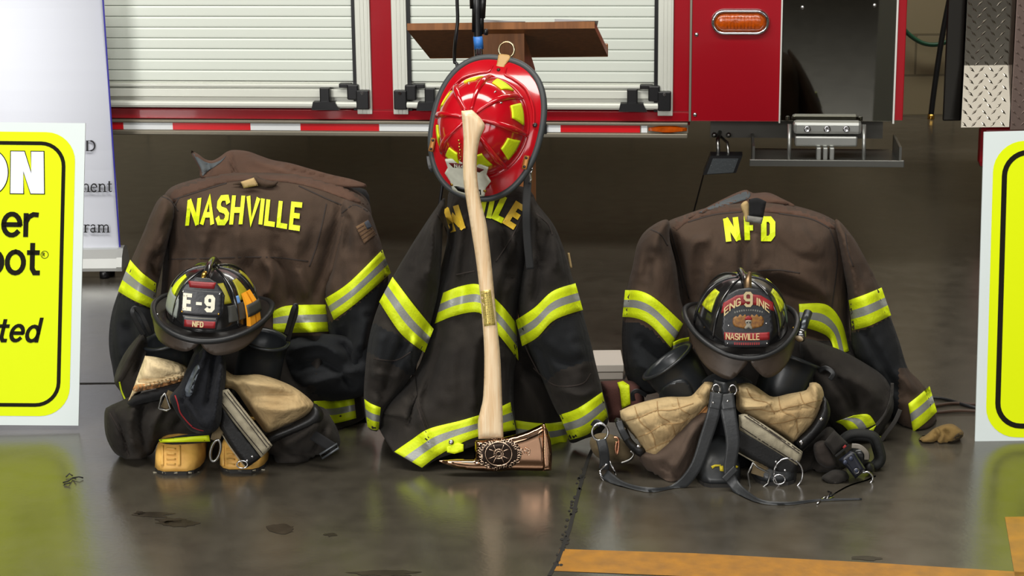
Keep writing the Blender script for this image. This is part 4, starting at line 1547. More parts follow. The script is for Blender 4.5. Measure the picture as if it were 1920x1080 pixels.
decal('arm_tab', [(1064, 474), (1068, 474), (1073, 502), (1069, 503)], [ms2], tan_web, ms2, .004, step=4)

# ------------------------------------------------------------------ right coat
cr_ = thing('turnout_coat', 'brown turnout coat lettered NFD below the collar, behind the black ENGINE 9 helmet', 'coat', (at(1430, 700, 5.25).x, 5.25, 0))
rb = puff('back_panel', [(1248, 420), (1280, 404), (1330, 388), (1380, 378), (1440, 377), (1500, 388), (1550, 405), (1580, 430), (1592, 490), (1592, 560), (1598, 640), (1640, 690), (1672, 740), (1676, 800), (1640, 838, 1), (1420, 840, 1), (1250, 820), (1236, 740),
                         (1256, 660), (1272, 580), (1262, 500), (1246, 455)], 5.25, .21, shell, cr_, w=130, Tb=.14, step=6,
          folds=[([(1400, 440), (1396, 490), (1400, 530)], 9, -.014), ([(1412, 430), (1420, 500)], 12, .010), ([(1330, 450), (1300, 460), (1290, 540)], 8, .012), ([(1268, 440), (1285, 520), (1296, 590)], 5, -.010),
                 ([(1560, 430), (1574, 500), (1564, 570)], 6, -.010), ([(1445, 505), (1500, 520), (1560, 560)], 12, .012), ([(1470, 540), (1530, 560)], 10, -.010), ([(1340, 470), (1310, 560)], 12, .006),
                 ([(1560, 670), (1620, 700), (1660, 740)], 18, .03), ([(1540, 700), (1600, 760)], 14, -.02), ([(1340, 430), (1330, 500)], 9, -.007), ([(1450, 450), (1490, 480), (1540, 490)], 9, -.006), ([(1500, 420), (1530, 470)], 9, .006), ([(1310, 520), (1300, 600)], 9, -.009), ([(1500, 620), (1560, 640)], 10, -.012)], nz=((.008, 60, 21), (.004, 25, 22)), free=lambda x, y: y > 825)
two_tone(rb, [(1230, 655), (1500, 640), (1700, 640)], shell_k)
rs1 = puff('sleeve', [(1252, 412), (1216, 428), (1196, 455), (1186, 500), (1174, 550), (1167, 605), (1167, 660), (1176, 710), (1200, 740), (1262, 720), (1288, 650), (1288, 600), (1276, 560), (1268, 500), (1256, 450)], 5.12, .115, shell, cr_, w=55, step=5.5,
           folds=[([(1222, 480), (1210, 530)], 12, -.01), ([(1250, 440), (1262, 500), (1276, 560)], 6, .012), ([(1200, 450), (1195, 520)], 9, .008), ([(1200, 640), (1240, 670), (1270, 660)], 10, -.014), ([(1190, 680), (1230, 700)], 10, .012)], nz=((.006, 38, 23), (.003, 18, 24)))
two_tone(rs1, [(1150, 602), (1194, 604), (1221, 618), (1258, 655), (1300, 690)], patch_k)
rs2 = puff('sleeve', [(1566, 412), (1596, 440), (1620, 480), (1645, 530), (1668, 590), (1686, 640), (1702, 690), (1724, 714), (1744, 742), (1756, 780), (1750, 816), (1722, 830), (1694, 812), (1672, 776), (1650, 735), (1622, 700), (1600, 660), (1593, 600), (1588, 540), (1576, 480)], 5.17, .10, shell, cr_, w=48, step=5.5,
           folds=[([(1582, 450), (1600, 520), (1604, 560)], 6, .012), ([(1600, 450), (1625, 520)], 9, -.008), ([(1620, 620), (1660, 690), (1690, 740)], 8, -.012), ([(1690, 700), (1720, 740)], 8, .012)], nz=((.006, 36, 25), (.003, 18, 26)))
two_tone(rs2, [(1580, 625), (1605, 622), (1635, 612), (1670, 594), (1700, 588)], patch_k)
for p in rs2.data.polygons:
    x, y = proj(p.center + WL[rs2])
    if y > 690 and x > 1686:
        p.material_index = 0
rcol = puff('collar', [(1290, 408), (1330, 386), (1358, 372), (1384, 360), (1400, 356), (1412, 362), (1440, 361), (1466, 372), (1490, 386), (1450, 384), (1400, 384), (1350, 392), (1310, 404)], lambda x, y: 5.23 + (384 - y) * .0025, .04, shell_r, cr_, w=20, Tb=.05, step=5,
            folds=[([(1330, 392), (1370, 372), (1402, 362)], 4, -.01)], nz=((.004, 20, 27),))
decal('collar_lining', [(1310, 399), (1345, 381), (1372, 369), (1398, 359), (1407, 363), (1403, 372), (1380, 380), (1350, 390)], [rcol], lining_b, rcol, .003, smooth=True, step=4)
decal('shoulder_yoke', [(1262, 416), (1300, 398), (1350, 386), (1400, 382), (1450, 384), (1500, 391), (1548, 408), (1574, 428), (1556, 428), (1520, 410), (1460, 400), (1400, 397), (1340, 402), (1290, 416), (1268, 432)], [rb], shell_r, cr_, .0016, smooth=True)
glyphs_px([('N', 1372.5, 430, 38, -7, .84), ('F', 1405.5, 428, 38, -2, .6), ('D', 1441, 429, 38, 0, .86)], [rb], cr_, SY, .27)
puff('hang_loop', [(1389, 384), (1402, 378), (1406, 410), (1398, 416), (1394, 400)], 5.075, .006, tan_web, cr_, w=5, step=3.5)
tg = puff('velcro_tab', [(1404, 374, 1), (1420, 371), (1437, 378, 1), (1431, 408, 1), (1404, 406, 1)], 5.05, .007, velcro, cr_, w=5, step=4)
puff('care_tag', [(1401, 404, 1), (1431, 408, 1), (1428, 420, 1), (1400, 416, 1)], 5.045, .004, cloth('grey_tag', (112, 110, 106), (128, 126, 120), .2), tg, w=3, step=3)
for p in ([(1256, 424), (1276, 500), (1292, 560)], [(1250, 430), (1266, 480), (1280, 540)], [(1556, 428), (1570, 480), (1562, 560), (1556, 600)], [(1420, 508), (1460, 506), (1500, 512)], [(1290, 416), (1340, 402), (1390, 397)], [(1460, 400), (1520, 410), (1556, 428)]):
    seam(p, [rb], cr_)
for p in ([(1220, 430), (1240, 440), (1252, 460)], [(1585, 436), (1590, 470), (1600, 500)]):
    seam(p, [rs1, rs2, rb], cr_)
band('reflective_band', [(1172, 544), (1202, 546), (1233, 563), (1281, 607)], [(1167, 594), (1194, 597), (1221, 611), (1258, 652)], [rs1], rs1)
band('reflective_band', [(1591, 563), (1622, 552), (1653, 539)], [(1598, 619), (1630, 611), (1671, 591)], [rs2], rs2)
band('reflective_band', [(1498, 570), (1549, 571), (1578, 604), (1592, 658)], [(1500, 612), (1534, 622), (1556, 636), (1566, 668)], [rb], cr_, off=.006)
band('reflective_band', [(1262, 642), (1274, 636), (1292, 632)], [(1262, 660), (1274, 656), (1292, 652)], [rb, rs1], cr_, off=.006)
band('reflective_band', [(1703, 757), (1722, 742), (1743, 724)], [(1712, 810), (1734, 794), (1757, 772)], [rs2], rs2)
# low front skirt on the right, with its scrunched band and flap edge
skirt = puff('front_skirt', [(1500, 640), (1560, 650), (1620, 680), (1662, 712), (1676, 760), (1660, 800), (1632, 836), (1590, 838), (1560, 800), (1520, 740)], 5.05, .10, shell_k, cr_, w=60, Tb=.04, step=5.5,
             folds=[([(1560, 700), (1620, 720), (1650, 760)], 12, .012), ([(1540, 690), (1590, 740), (1600, 780)], 10, -.014), ([(1676, 712), (1664, 770), (1640, 820)], 5, .02)], nz=((.007, 40, 28), (.004, 18, 29)))
band('reflective_band', [(1600, 779), (1628, 777), (1642, 795)], [(1566, 791), (1580, 797), (1597, 815)], [skirt], skirt, off=.006)
decal('band_end', [(1643, 797), (1636, 811), (1653, 819), (1646, 830), (1622, 816), (1628, 806)], [skirt], MATS['trim_yellow'], skirt, .007, step=4)
edge_m = cloth('grey_flap_edge', (56, 54, 52), (66, 63, 60), .3)
strap('flap_edge', [(1673, 718), (1671, 748), (1660, 776), (1642, 798)], 6, edge_m, skirt, .003, [skirt], .006)
strap('flap_edge', [(1688, 768), (1678, 790), (1662, 812), (1652, 826)], 8, edge_m, skirt, .003, [skirt], .006)
mar = cloth('maroon_shell', (84, 56, 52), (98, 64, 58), .4)
lsk = puff('side_panel', [(1126, 715, 1), (1166, 712, 1), (1200, 722), (1206, 770), (1164, 792, 1), (1142, 792, 1), (1134, 755)], 5.06, .04, mar, cr_, w=14, step=6, nz=((.004, 20, 30),))
decal('side_trim', [(1157, 717), (1168, 714), (1180, 722), (1182, 758), (1166, 766), (1162, 730)], [lsk], SY, lsk, .005, step=5)

# ================================================================== helmets
def frame_mat(center, xa, ya, za):
    return Matrix(((xa.x, ya.x, za.x, center.x), (xa.y, ya.y, za.y, center.y), (xa.z, ya.z, za.z, center.z), (0, 0, 0, 1)))


class Dome:
    """the crown of a fire helmet; azimuth 0 = right, -90 = front"""
    def __init__(self, M, a, b, h, lean=(0, 0), p=.8, q=1.0):
        self.M, self.a, self.b, self.h, self.lean, self.p, self.q = M, a, b, h, lean, p, q

    def __call__(self, az, t, lift=0.0):
        c, s = cos(t * pi / 2) ** self.p, sin(t * pi / 2) ** self.q
        x, y, z = (self.a + lift) * c * cos(az), (self.b + lift) * c * sin(az), (self.h + lift) * s
        return self.M @ Vector((x + self.lean[0] * z, y + self.lean[1] * z, z))

    def mesh(self, name, m, par, n=64, k=24):
        V, Fc = [], []
        for i in range(k):
            for j in range(n):
                V.append(self(2 * pi * j / n, i / k))
        V.append(self(0, 1))
        for i in range(k - 1):
            Fc += [[i * n + j, i * n + (j + 1) % n, (i + 1) * n + (j + 1) % n, (i + 1) * n + j] for j in range(n)]
        Fc += [[(k - 1) * n + j, (k - 1) * n + (j + 1) % n, k * n] for j in range(n)]
        return mk(name, V, Fc, m, par, True)

    def rib(self, az, t0=0.03, t1=.97, r=.0055, side=0.0, n=24):
        P = [self(az + side * (1 - t), t, .0005) for t in np.linspace(t0, t1, n)]
        R = [r * (.55 + .45 * sin(pi * min(1, (i + .5) / n * 1.15))) for i in range(n)]
        return tube_vf(P, R, 8)

    def patch(self, name, az0, az1, t0, t1, m, par, lift=.0022, inset=0.0, n=8):
        V, Fc = [], []
        for l in (lift, -.001):
            for i in range(n + 1):
                for j in range(n + 1):
                    f, g = i / n, j / n
                    k = 1 - inset * g          # narrower towards the crown
                    az = (az0 + az1) / 2 + (az1 - az0) / 2 * (2 * f - 1) * k
                    V.append(self(az, t0 + (t1 - t0) * g, l))
        N = (n + 1) ** 2
        idx = lambda i, j, b: b * N + i * (n + 1) + j
        for b in (0, 1):
            Fc += [[idx(i, j, b), idx(i + 1, j, b), idx(i + 1, j + 1, b), idx(i, j + 1, b)] for i in range(n) for j in range(n)]
        for i in range(n):
            Fc += [[idx(i, 0, 0), idx(i + 1, 0, 0), idx(i + 1, 0, 1), idx(i, 0, 1)], [idx(i, n, 0), idx(i + 1, n, 0), idx(i + 1, n, 1), idx(i, n, 1)],
                   [idx(0, i, 0), idx(0, i + 1, 0), idx(0, i + 1, 1), idx(0, i, 1)], [idx(n, i, 0), idx(n, i + 1, 0), idx(n, i + 1, 1), idx(n, i, 1)]]
        return mk(name, V, Fc, m, par, True)


def brim(M, dome, edge, zf, m, m_edge, par, r_edge=.006, n=72, k=7, base=1.0):
    """edge(az) -> (x, y); zf(az, s) -> height along the way out"""
    V, Fc = [], []
    for sgn in (0, 1):
        for i in range(k + 1):
            s = i / k
            for j in range(n):
                az = 2 * pi * j / n
                ex, ey = edge(az)
                ix, iy = dome.a * base * cos(az), dome.b * base * sin(az)
                V.append(M @ Vector((ix + (ex - ix) * s, iy + (ey - iy) * s, zf(az, s) - (.004 if sgn else 0))))
    K = (k + 1) * n
    for i in range(k):
        for j in range(n):
            q = [i * n + j, i * n + (j + 1) % n, (i + 1) * n + (j + 1) % n, (i + 1) * n + j]
            Fc.append(q)
            Fc.append([v + K for v in q[::-1]])
    for i in (0, k):
        for j in range(n):
            q = [i * n + j, i * n + (j + 1) % n]
            Fc.append([q[0], q[1], q[1] + K, q[0] + K])
    o = mk('brim', V, Fc, m, par, True)
    P = []
    for j in range(n):
        az = 2 * pi * j / n
        ex, ey = edge(az)
        P.append(M @ Vector((ex, ey, zf(az, 1) - .002)))
    Vt, Ft = tube_vf(P, r_edge, 10, True)
    mk('brim_edging', Vt, Ft, m_edge, par, True)
    return o


def sheet(name, fn, pts, m, par, thick=.004, step=.006, lift=0.0, smooth=False):
    """flat shape in local metres (u, v) bent by fn(u, v, lift)"""
    k = 1000
    poly = outline([tuple([p[0] * k, p[1] * k] + list(p[2:])) for p in pts], step * k, smooth)
    V, Fc, d, poly = tri2d(poly, step * k)
    V2 = [(x / k, y / k) for x, y in V]
    W = [fn(u, v, lift + thick) for u, v in V2]
    N = len(W)
    W += [fn(u, v, lift) for u, v in V2]
    F2 = [f[:] for f in Fc] + [[i + N for i in f[::-1]] for f in Fc]
    cnt = set((a, b) for f in Fc for a, b in zip(f, f[1:] + f[:1]))
    F2 += [[b, a, a + N, b + N] for (a, b) in cnt if (b, a) not in cnt]
    return mk(name, W, F2, m, par, True)


def rect(x0, y0, x1, y1):
    return [(x0, y0, 1), (x1, y0, 1), (x1, y1, 1), (x0, y1, 1)]


def stud(fn, u, v, r, m, par, name='stud', lift=.004):
    V, Fc = [], []
    n = 10
    for (k, h) in ((1, 0), (.9, .0016), (.5, .0028)):
        V += [fn(u + r * k * cos(q), v + r * k * sin(q), lift + h) for q in np.linspace(0, 2 * pi, n + 1)[:-1]]
    for i in range(2):
        Fc += [[i * n + j, i * n + (j + 1) % n, (i + 1) * n + (j + 1) % n, (i + 1) * n + j] for j in range(n)]
    Fc.append([2 * n + j for j in range(n)])
    return mk(name, V, Fc, m, par, True)


helm_k = mat('helmet_black', (24, 24, 25), .22, coat=.6, var=.3, vscale=12, bump=.12, bscale=18)
brim_k = mat('brim_black', (30, 28, 27), .36, coat=.2, var=.25, vscale=12, bump=.15, bscale=30)
flap_b = mat('ear_flap_leather', (62, 52, 44), .45, var=.25, vscale=15, bump=.2, bscale=40)
sh_leather = mat('shield_leather', (28, 29, 33), .4, bump=.15, bscale=80)
sh_red = mat('shield_red', (132, 26, 30), .45, var=.25, vscale=40)
cream = mat('letter_cream', (226, 222, 202), .5, var=.08, vscale=60)
pale_gold = mat('letter_pale_gold', (196, 176, 128), .45)
helm_r = mat('helmet_red', (176, 8, 24), .16, coat=.8, var=.06, vscale=14)
dull_y = mat('dull_yellow_tape', (150, 142, 24), .5, var=.15, vscale=40)


def black_helmet(label, M, fx, shield_fn_setup):
    t = thing('fire_helmet', label, 'helmet', M.translation)
    return t


def edge_std(w, f, r, sq=1.0):
    def e(az):
        c, s = cos(az), sin(az)
        ry = r if s > 0 else f
        return (w * math.copysign(abs(c) ** sq, c), ry * math.copysign(abs(s) ** sq, s))
    return e


def zf_std(front, side, rear):
    def z(az, s):
        w = sin(az)
        e = front * max(0, -w) ** 1.5 + rear * max(0, w) ** 1.5 + side * abs(cos(az)) ** 2
        return .004 + e * s ** 1.2
    return z


def tilt_frame(center, yaw, pitch, roll=0.0):
    """yaw turns the face sideways, pitch lowers the face"""
    R = Matrix.Rotation(yaw, 4, 'Z') @ Matrix.Rotation(pitch, 4, 'X') @ Matrix.Rotation(roll, 4, 'Y')
    return Matrix.Translation(center) @ R


def ear_flaps(M, t, a, b, front, side, shapes):
    """leather flaps hanging from just inside the edge of the brim"""
    def f(u, v, l):
        c = min(.985, abs(u) / a)
        y = -b * sqrt(1 - c * c)
        z = .004 + front * (1 - c * c) ** .75 + side * c * c - .006
        return M @ Vector((u, y - l + .25 * v, z + v))
    for pts in shapes:
        sheet('ear_flap', f, pts, flap_b, t, .004, .008, smooth=True)


# ------------------------------------------------------------------ helmet E-9
def helmet_e9():
    Y = 4.90
    M = tilt_frame(at(399, 588, Y), radians(-3), radians(6), radians(4))
    t = thing('fire_helmet', 'black fire helmet with the E-9 front shield, two orange wedges in its band', 'helmet', M.translation)
    D = Dome(M, .114, .132, .125)
    D.mesh('crown', helm_k, t)
    b = brim(M, D, edge_std(.147, .160, .2), zf_std(-.012, .016, -.03), brim_k, MATS['black_rubber'], t, .0075)
    for k in range(8):
        V, Fc = D.rib(radians(-90 + 45 * k), .05, .96, .006 if k % 4 else .008)
        mk('crown_rib', V, Fc, helm_k, t, True)
    # yellow tape between the ribs
    for az, m in ((-26, dull_y), (20, dull_y), (-158, MATS['trim_yellow']), (-115, dull_y), (65, dull_y), (-62, dull_y)):
        D.patch('reflective_tape', radians(az - 11), radians(az + 11), .36, .66, m, t, inset=.45)
    # grey band round the crown, with two orange wedges and a blue one tucked in
    D.patch('helmet_band', radians(-58), radians(40), .12, .33, mat('band_grey', (58, 58, 54), .6), t, lift=.004, n=16)
    D.patch('helmet_band', radians(-175), radians(-128), .12, .36, mat('band_silver', (136, 142, 136), .45), t, lift=.004)
    og = mat('wedge_orange', (240, 160, 34), .5)
    for az, lab in ((-30, 'orange wedge in the E-9 helmet band, the one nearer the shield'), (-20, 'orange wedge in the E-9 helmet band, the one farther from the shield')):
        fn = lambda u, v, l, az=az: D(radians(az) + u / .13, .22 + v / .16, .0065 + l)
        V = []
        for (hw, v, l) in ((.0095, -.038, .015), (.0088, -.012, .013), (.0085, .010, .011), (.0080, .034, .005)):
            V += [fn(-hw, v, 0), fn(hw, v, 0), fn(hw, v, l), fn(-hw, v, l)]
        w = MB()
        w.add(V, [[3, 2, 1, 0], [12, 13, 14, 15]] + [[4 * i + k, 4 * i + (k + 1) % 4, 4 * i + 4 + (k + 1) % 4, 4 * i + 4 + k] for i in range(3) for k in range(4)])
        tag(w.build('door_wedge', og, None), lab, 'wedge')
    strp = lambda u, v, l: D(radians(-25) + u / .13, .22 + v / .16, .0205 + l)
    sheet('band_strap', strp, rect(-.028, -.012, .026, .010), mat('band_grey', (58, 58, 54), .6), t, .0015, .005)
    D.patch('blue_tab', radians(-44), radians(-38), .33, .43, mat('tab_blue', (96, 140, 196), .5), t, lift=.005, n=4)
    # shield
    S0, tl = -.136, .30

    def fn(u, v, l):
        y = S0 - .012 + tl * (v - .01) + 1.6 * u * u
        return M @ Vector((u - .004, y - l * .95, .013 + v * .94 + l * .3))
    sheet('front_shield', fn, [(-.040, .004, 1), (.040, .004, 1), (.044, .03), (.055, .045), (.056, .09), (.048, .104, 1), (.034, .122), (.016, .132), (-.016, .132), (-.034, .122), (-.048, .104, 1), (-.056, .09), (-.055, .045), (-.044, .03)], sh_leather, t, .005)
    plate = sheet('shield_plate', fn, [(-.051, .036, 1), (.051, .036, 1), (.051, .100, 1), (-.051, .100, 1)], sh_leather, t, .003, lift=.005)
    sheet('shield_panel', fn, [(-.03, .106, 1), (.03, .106, 1), (.034, .122, 1), (-.034, .122, 1)], sh_red, t, .002, lift=.005)
    sheet('shield_panel', fn, rect(-.038, .008, .038, .025), sh_red, t, .002, lift=.005)
    for u in (-.03, .03):
        stud(fn, u * 1.5, .094, .003, MATS['chrome'], t, lift=.008)
        stud(fn, u * 1.5, .044, .003, MATS['brass'], t, lift=.008)
    f2 = lambda u, v, l: fn(u, v, .008 + l)
    letter_mesh([('E', -.0395, .052, .035, .27, 1, .92, 0), ('-', -.011, .050, .036, .2, 1, .9, 0), ('9', .014, .052, .035, .27, 1, .92, 0)], f2, 'lettering', cream, t, .002)
    for (u, v, w, h) in ((-.0435, .050, .01, .007), (-.0435, .0825, .01, .007)):      # slab serifs of the E
        sheet('letter_serif', f2, rect(u, v, u + w, v + h), cream, t, .002)
    f3 = lambda u, v, l: fn(u, v, .007 + l)
    letter_mesh([('NFD', -.0165, .0105, .012, .22, 1.15, 1.0, 0)], f3, 'lettering', pale_gold, t, .001)
    dots = MB()
    for k in range(30):
        u = -.036 + .0025 * k
        P = [(u, .031), (u + .0014, .031), (u + .0014, .0322), (u, .0322)]
        dots.add([fn(a, c, .0058) for a, c in P], [[0, 1, 2, 3]])
    dots.build('stitching', cream, t)
    # comb and the shield holder on top
    P = [M @ Vector((-.004, y, z)) for y, z in ((-.085, .114), (-.07, .126), (-.045, .135), (-.01, .138), (.04, .130), (.09, .098))]
    Vt, Ft = tube_vf(catmull([tuple(p) for p in P], 5), .009, 10)
    mk('comb', Vt, Ft, helm_k, t, True)
    P = [M @ Vector(p) for p in ((-.004, -.092, .118), (-.006, -.096, .130), (-.004, -.086, .139), (-.002, -.074, .135))]
    tube('shield_holder', [tuple(p) for p in P], [.004, .005, .006, .004], MATS['brass'], t)
    for s in (-1, 1):
        stud(lambda u, v, l, s=s: M @ Vector((s * .128 + u, -.06 + v, .012 + l)), 0, 0, .004, MATS['chrome'], t, lift=0)
    ear_flaps(M, t, .144, .152, -.012, .016, [[(-.149, -.001), (-.149, -.016), (-.138, -.032), (-.115, -.040), (-.07, -.034), (-.03, -.026), (-.008, -.001), (-.08, .002)],
                                              [(.002, -.001), (.024, -.028), (.06, -.036), (.105, -.034), (.132, -.022), (.141, -.006), (.138, .002), (.07, .002)]])
    return t


helmet_e9()


# ------------------------------------------------------------------ helmet ENGINE 9 NASHVILLE
def helmet_engine():
    Y = 4.84
    M = tilt_frame(at(1388, 612, Y), radians(2), radians(9), radians(1))
    t = thing('fire_helmet', 'black fire helmet with the ENGINE 9 NASHVILLE shield, yellow tape marks on its crown', 'helmet', M.translation)
    D = Dome(M, .115, .132, .134)
    D.mesh('crown', helm_k, t)
    brim(M, D, edge_std(.139, .156, .2), zf_std(-.016, .026, -.03), brim_k, MATS['black_rubber'], t, .007)
    for k in range(8):
        V, Fc = D.rib(radians(-90 + 45 * k), .05, .96, .005)
        mk('crown_rib', V, Fc, helm_k, t, True)
    ty = mat('scuffed_yellow_tape', (214, 226, 20), .5, var2=(120, 124, 20), vscale=70)
    for az in (-158, -112, -68, -22, 22):
        D.patch('reflective_tape', radians(az - 12.5), radians(az + 12.5), .34, .62, ty, t, inset=.4)
    D.patch('blue_patch', radians(-16), radians(0), .12, .32, mat('patch_pale_green', (92, 108, 90), .4), t, lift=.002)
    S0, tl = -.136, .36

    def fn(u, v, l):
        y = S0 - .012 + tl * (v - .01) + 1.5 * u * u
        return M @ Vector((u - .004, y - l * .94, .014 + v * .96 + l * .34))
    sheet('front_shield', fn, [(-.056, .000, 1), (.050, .000, 1), (.062, .04), (.058, .072), (.062, .104, 1), (.05, .122), (.028, .136), (0, .141), (-.028, .136), (-.05, .122), (-.066, .100, 1), (-.061, .072), (-.064, .04)], sh_leather, t, .005)
    arc_pts = []
    pan = [(-.066, .078, 1), (-.058, .080), (-.03, .097), (0, .102), (.03, .097), (.055, .086), (.064, .082, 1), (.060, .104, 1), (.03, .122), (0, .127), (-.03, .122), (-.06, .103, 1)]
    sheet('shield_panel', fn, pan, sh_red, t, .002, lift=.005)
    sheet('shield_panel', fn, rect(-.058, .016, .052, .034), sh_red, t, .002, lift=.005)
    f2 = lambda u, v, l: fn(u, v, .007 + l)

    def word(txt, u0, h, wd, m, wide=.8, sp=1.0, bend=9.0):
        letter_mesh([(txt, u0, 0, h, wd, sp, wide, 0)], lambda u, v, l: f2(u, .1035 - bend * u * u + v, l), 'lettering', m, t, .0015)
    word('ENG', -.0575, 0.0165, .16, pale_gold, 1.15, 1.4)
    word('INE', .0205, 0.0165, .16, pale_gold, 1.2, 1.8)
    letter_mesh([('9', -.0095, .098, .031, .2, 1, 1.02, 0)], lambda u, v, l: f2(u, v, l + .003), 'lettering', mat('letter_tan', (176, 160, 122), .5), t, .002)
    letter_mesh([('NASHVILLE', -.0535, .018, .0140, .15, .9, 1.0, 0)], f2, 'lettering', pale_gold, t, .001)
    # small illegible lines above and below
    ln = MB()
    for k in range(13):
        u = -.034 + .0055 * k
        for (v, hh) in ((.086 - 5 * u * u, .004),):
            P = [(u, v), (u + .003, v), (u + .003, v + hh), (u, v + hh)]
            ln.add([fn(a, c, .0056) for a, c in P], [[0, 1, 2, 3]])
    ln.build('small_print', mat('print_grey', (112, 112, 106), .5), t)
    ln = MB()
    for k in range(12):
        u = -.034 + .0053 * k
        P = [(u, .0055), (u + .0034, .0055), (u + .0034, .0115), (u, .0115)]
        ln.add([fn(a, c, .0056) for a, c in P], [[0, 1, 2, 3]])
    ln.build('small_print', sh_red, t)
    # painted emblem: flames either side of a small red-capped face
    fl = mat('emblem_flame', (142, 98, 34), .5, var2=(88, 50, 24), vscale=120)
    for s in (-1, 1):
        sheet('emblem_flame', fn, [(s * .004, .045), (s * .02, .046), (s * .034, .05), (s * .038, .06), (s * .036, .069), (s * .030, .074), (s * .026, .071), (s * .02, .078), (s * .014, .073), (s * .008, .078), (s * .003, .066)], fl, t, .001, .004, lift=.005, smooth=True)
    sheet('emblem_cap', fn, [(-.009, .066), (-.006, .072), (0, .075), (.006, .072), (.009, .066), (0, .0645)], sh_red, t, .0022, .003, lift=.005, smooth=True)
    face = sheet('emblem_face', fn, [(-.006, .064), (.006, .064), (.0075, .058), (.005, .053), (.010, .046), (.007, .042), (0, .047), (-.007, .042), (-.010, .046), (-.005, .053), (-.0075, .058)], mat('emblem_grey', (128, 122, 108), .5, var=.35, vscale=200), t, .0026, .003, lift=.005, smooth=True)
    for u in (-.0035, .0035):
        sheet('emblem_eye', fn, [(u - .0016, .0575), (u + .0016, .0575), (u + .0016, .0605), (u - .0016, .0605)], MATS['black_plastic'], face, .001, .002, lift=.0076)
    for (u, v) in ((-.048, .05), (.044, .055), (.046, .008), (-.05, .008)):
        stud(fn, u, v, .0024, MATS['chrome'], t, lift=.005)
    # comb running back from the tall holder
    P = [M @ Vector((-.002, y, z)) for y, z in ((-.084, .118), (-.06, .135), (-.02, .143), (.04, .136), (.09, .104))]
    Vt, Ft = tube_vf(catmull([tuple(p) for p in P], 5), .007, 10)
    mk('comb', Vt, Ft, helm_k, t, True)
    hb = mat('holder_bronze', (120, 98, 72), .35, metal=.8)
    P = [M @ Vector(p) for p in ((-.006, -.104, .120), (-.004, -.098, .140), (-.002, -.082, .160), (.004, -.066, .174))]
    tube('shield_holder', [tuple(p) for p in P], [.0065, .009, .0085, .0045], hb, t)
    stud(lambda u, v, l: M @ Vector((-.006 + u, -.112 - l, .122 + v)), 0, 0, .005, MATS['brass'], t, 'holder_screw', 0)
    stud(lambda u, v, l: D(radians(-52) + u / .1, .62 + v / .15, l), 0, 0, .004, MATS['chrome'], t, lift=0)
    for s in (-1, 1):
        stud(lambda u, v, l, s=s: M @ Vector((s * .124 + u, -.05 - l, .018 + v)), 0, 0, .0038, MATS['brass'], t, lift=0)
    ear_flaps(M, t, .136, .148, -.016, .026, [[(-.132, -.004), (-.130, -.026), (-.112, -.050), (-.08, -.058), (-.044, -.056), (-.022, -.034), (-.004, -.002), (-.07, .002)],
                                              [(.006, -.002), (.028, -.038), (.05, -.054), (.085, -.056), (.115, -.046), (.132, -.024), (.133, -.002), (.07, .002)]])
    # small torch clipped to the right of the brim
    q = M @ Vector((.150, -.035, .012))
    fl_ = thing('helmet_torch', 'small silver torch clipped to the right brim of the ENGINE 9 helmet', 'torch', q)
    ax = (M.to_3x3() @ Vector((-.35, -.75, -.45))).normalized()
    tube('torch_body', [tuple(q - ax * .05), tuple(q + ax * .012)], .011, mat('torch_grey', (72, 76, 80), .3, metal=.8), fl_, 14, sm=1)
    tube('torch_head', [tuple(q + ax * .010), tuple(q + ax * .020), tuple(q + ax * .034)], [.0115, .015, .015], mat('torch_silver', (150, 150, 152), .22, metal=1), fl_, 16, sm=1)
    tube('torch_lens', [tuple(q + ax * .0335), tuple(q + ax * .036)], .0105, mat('torch_lens', (226, 204, 168), .1, coat=.5), fl_, 16, sm=1)
    return t


helmet_engine()


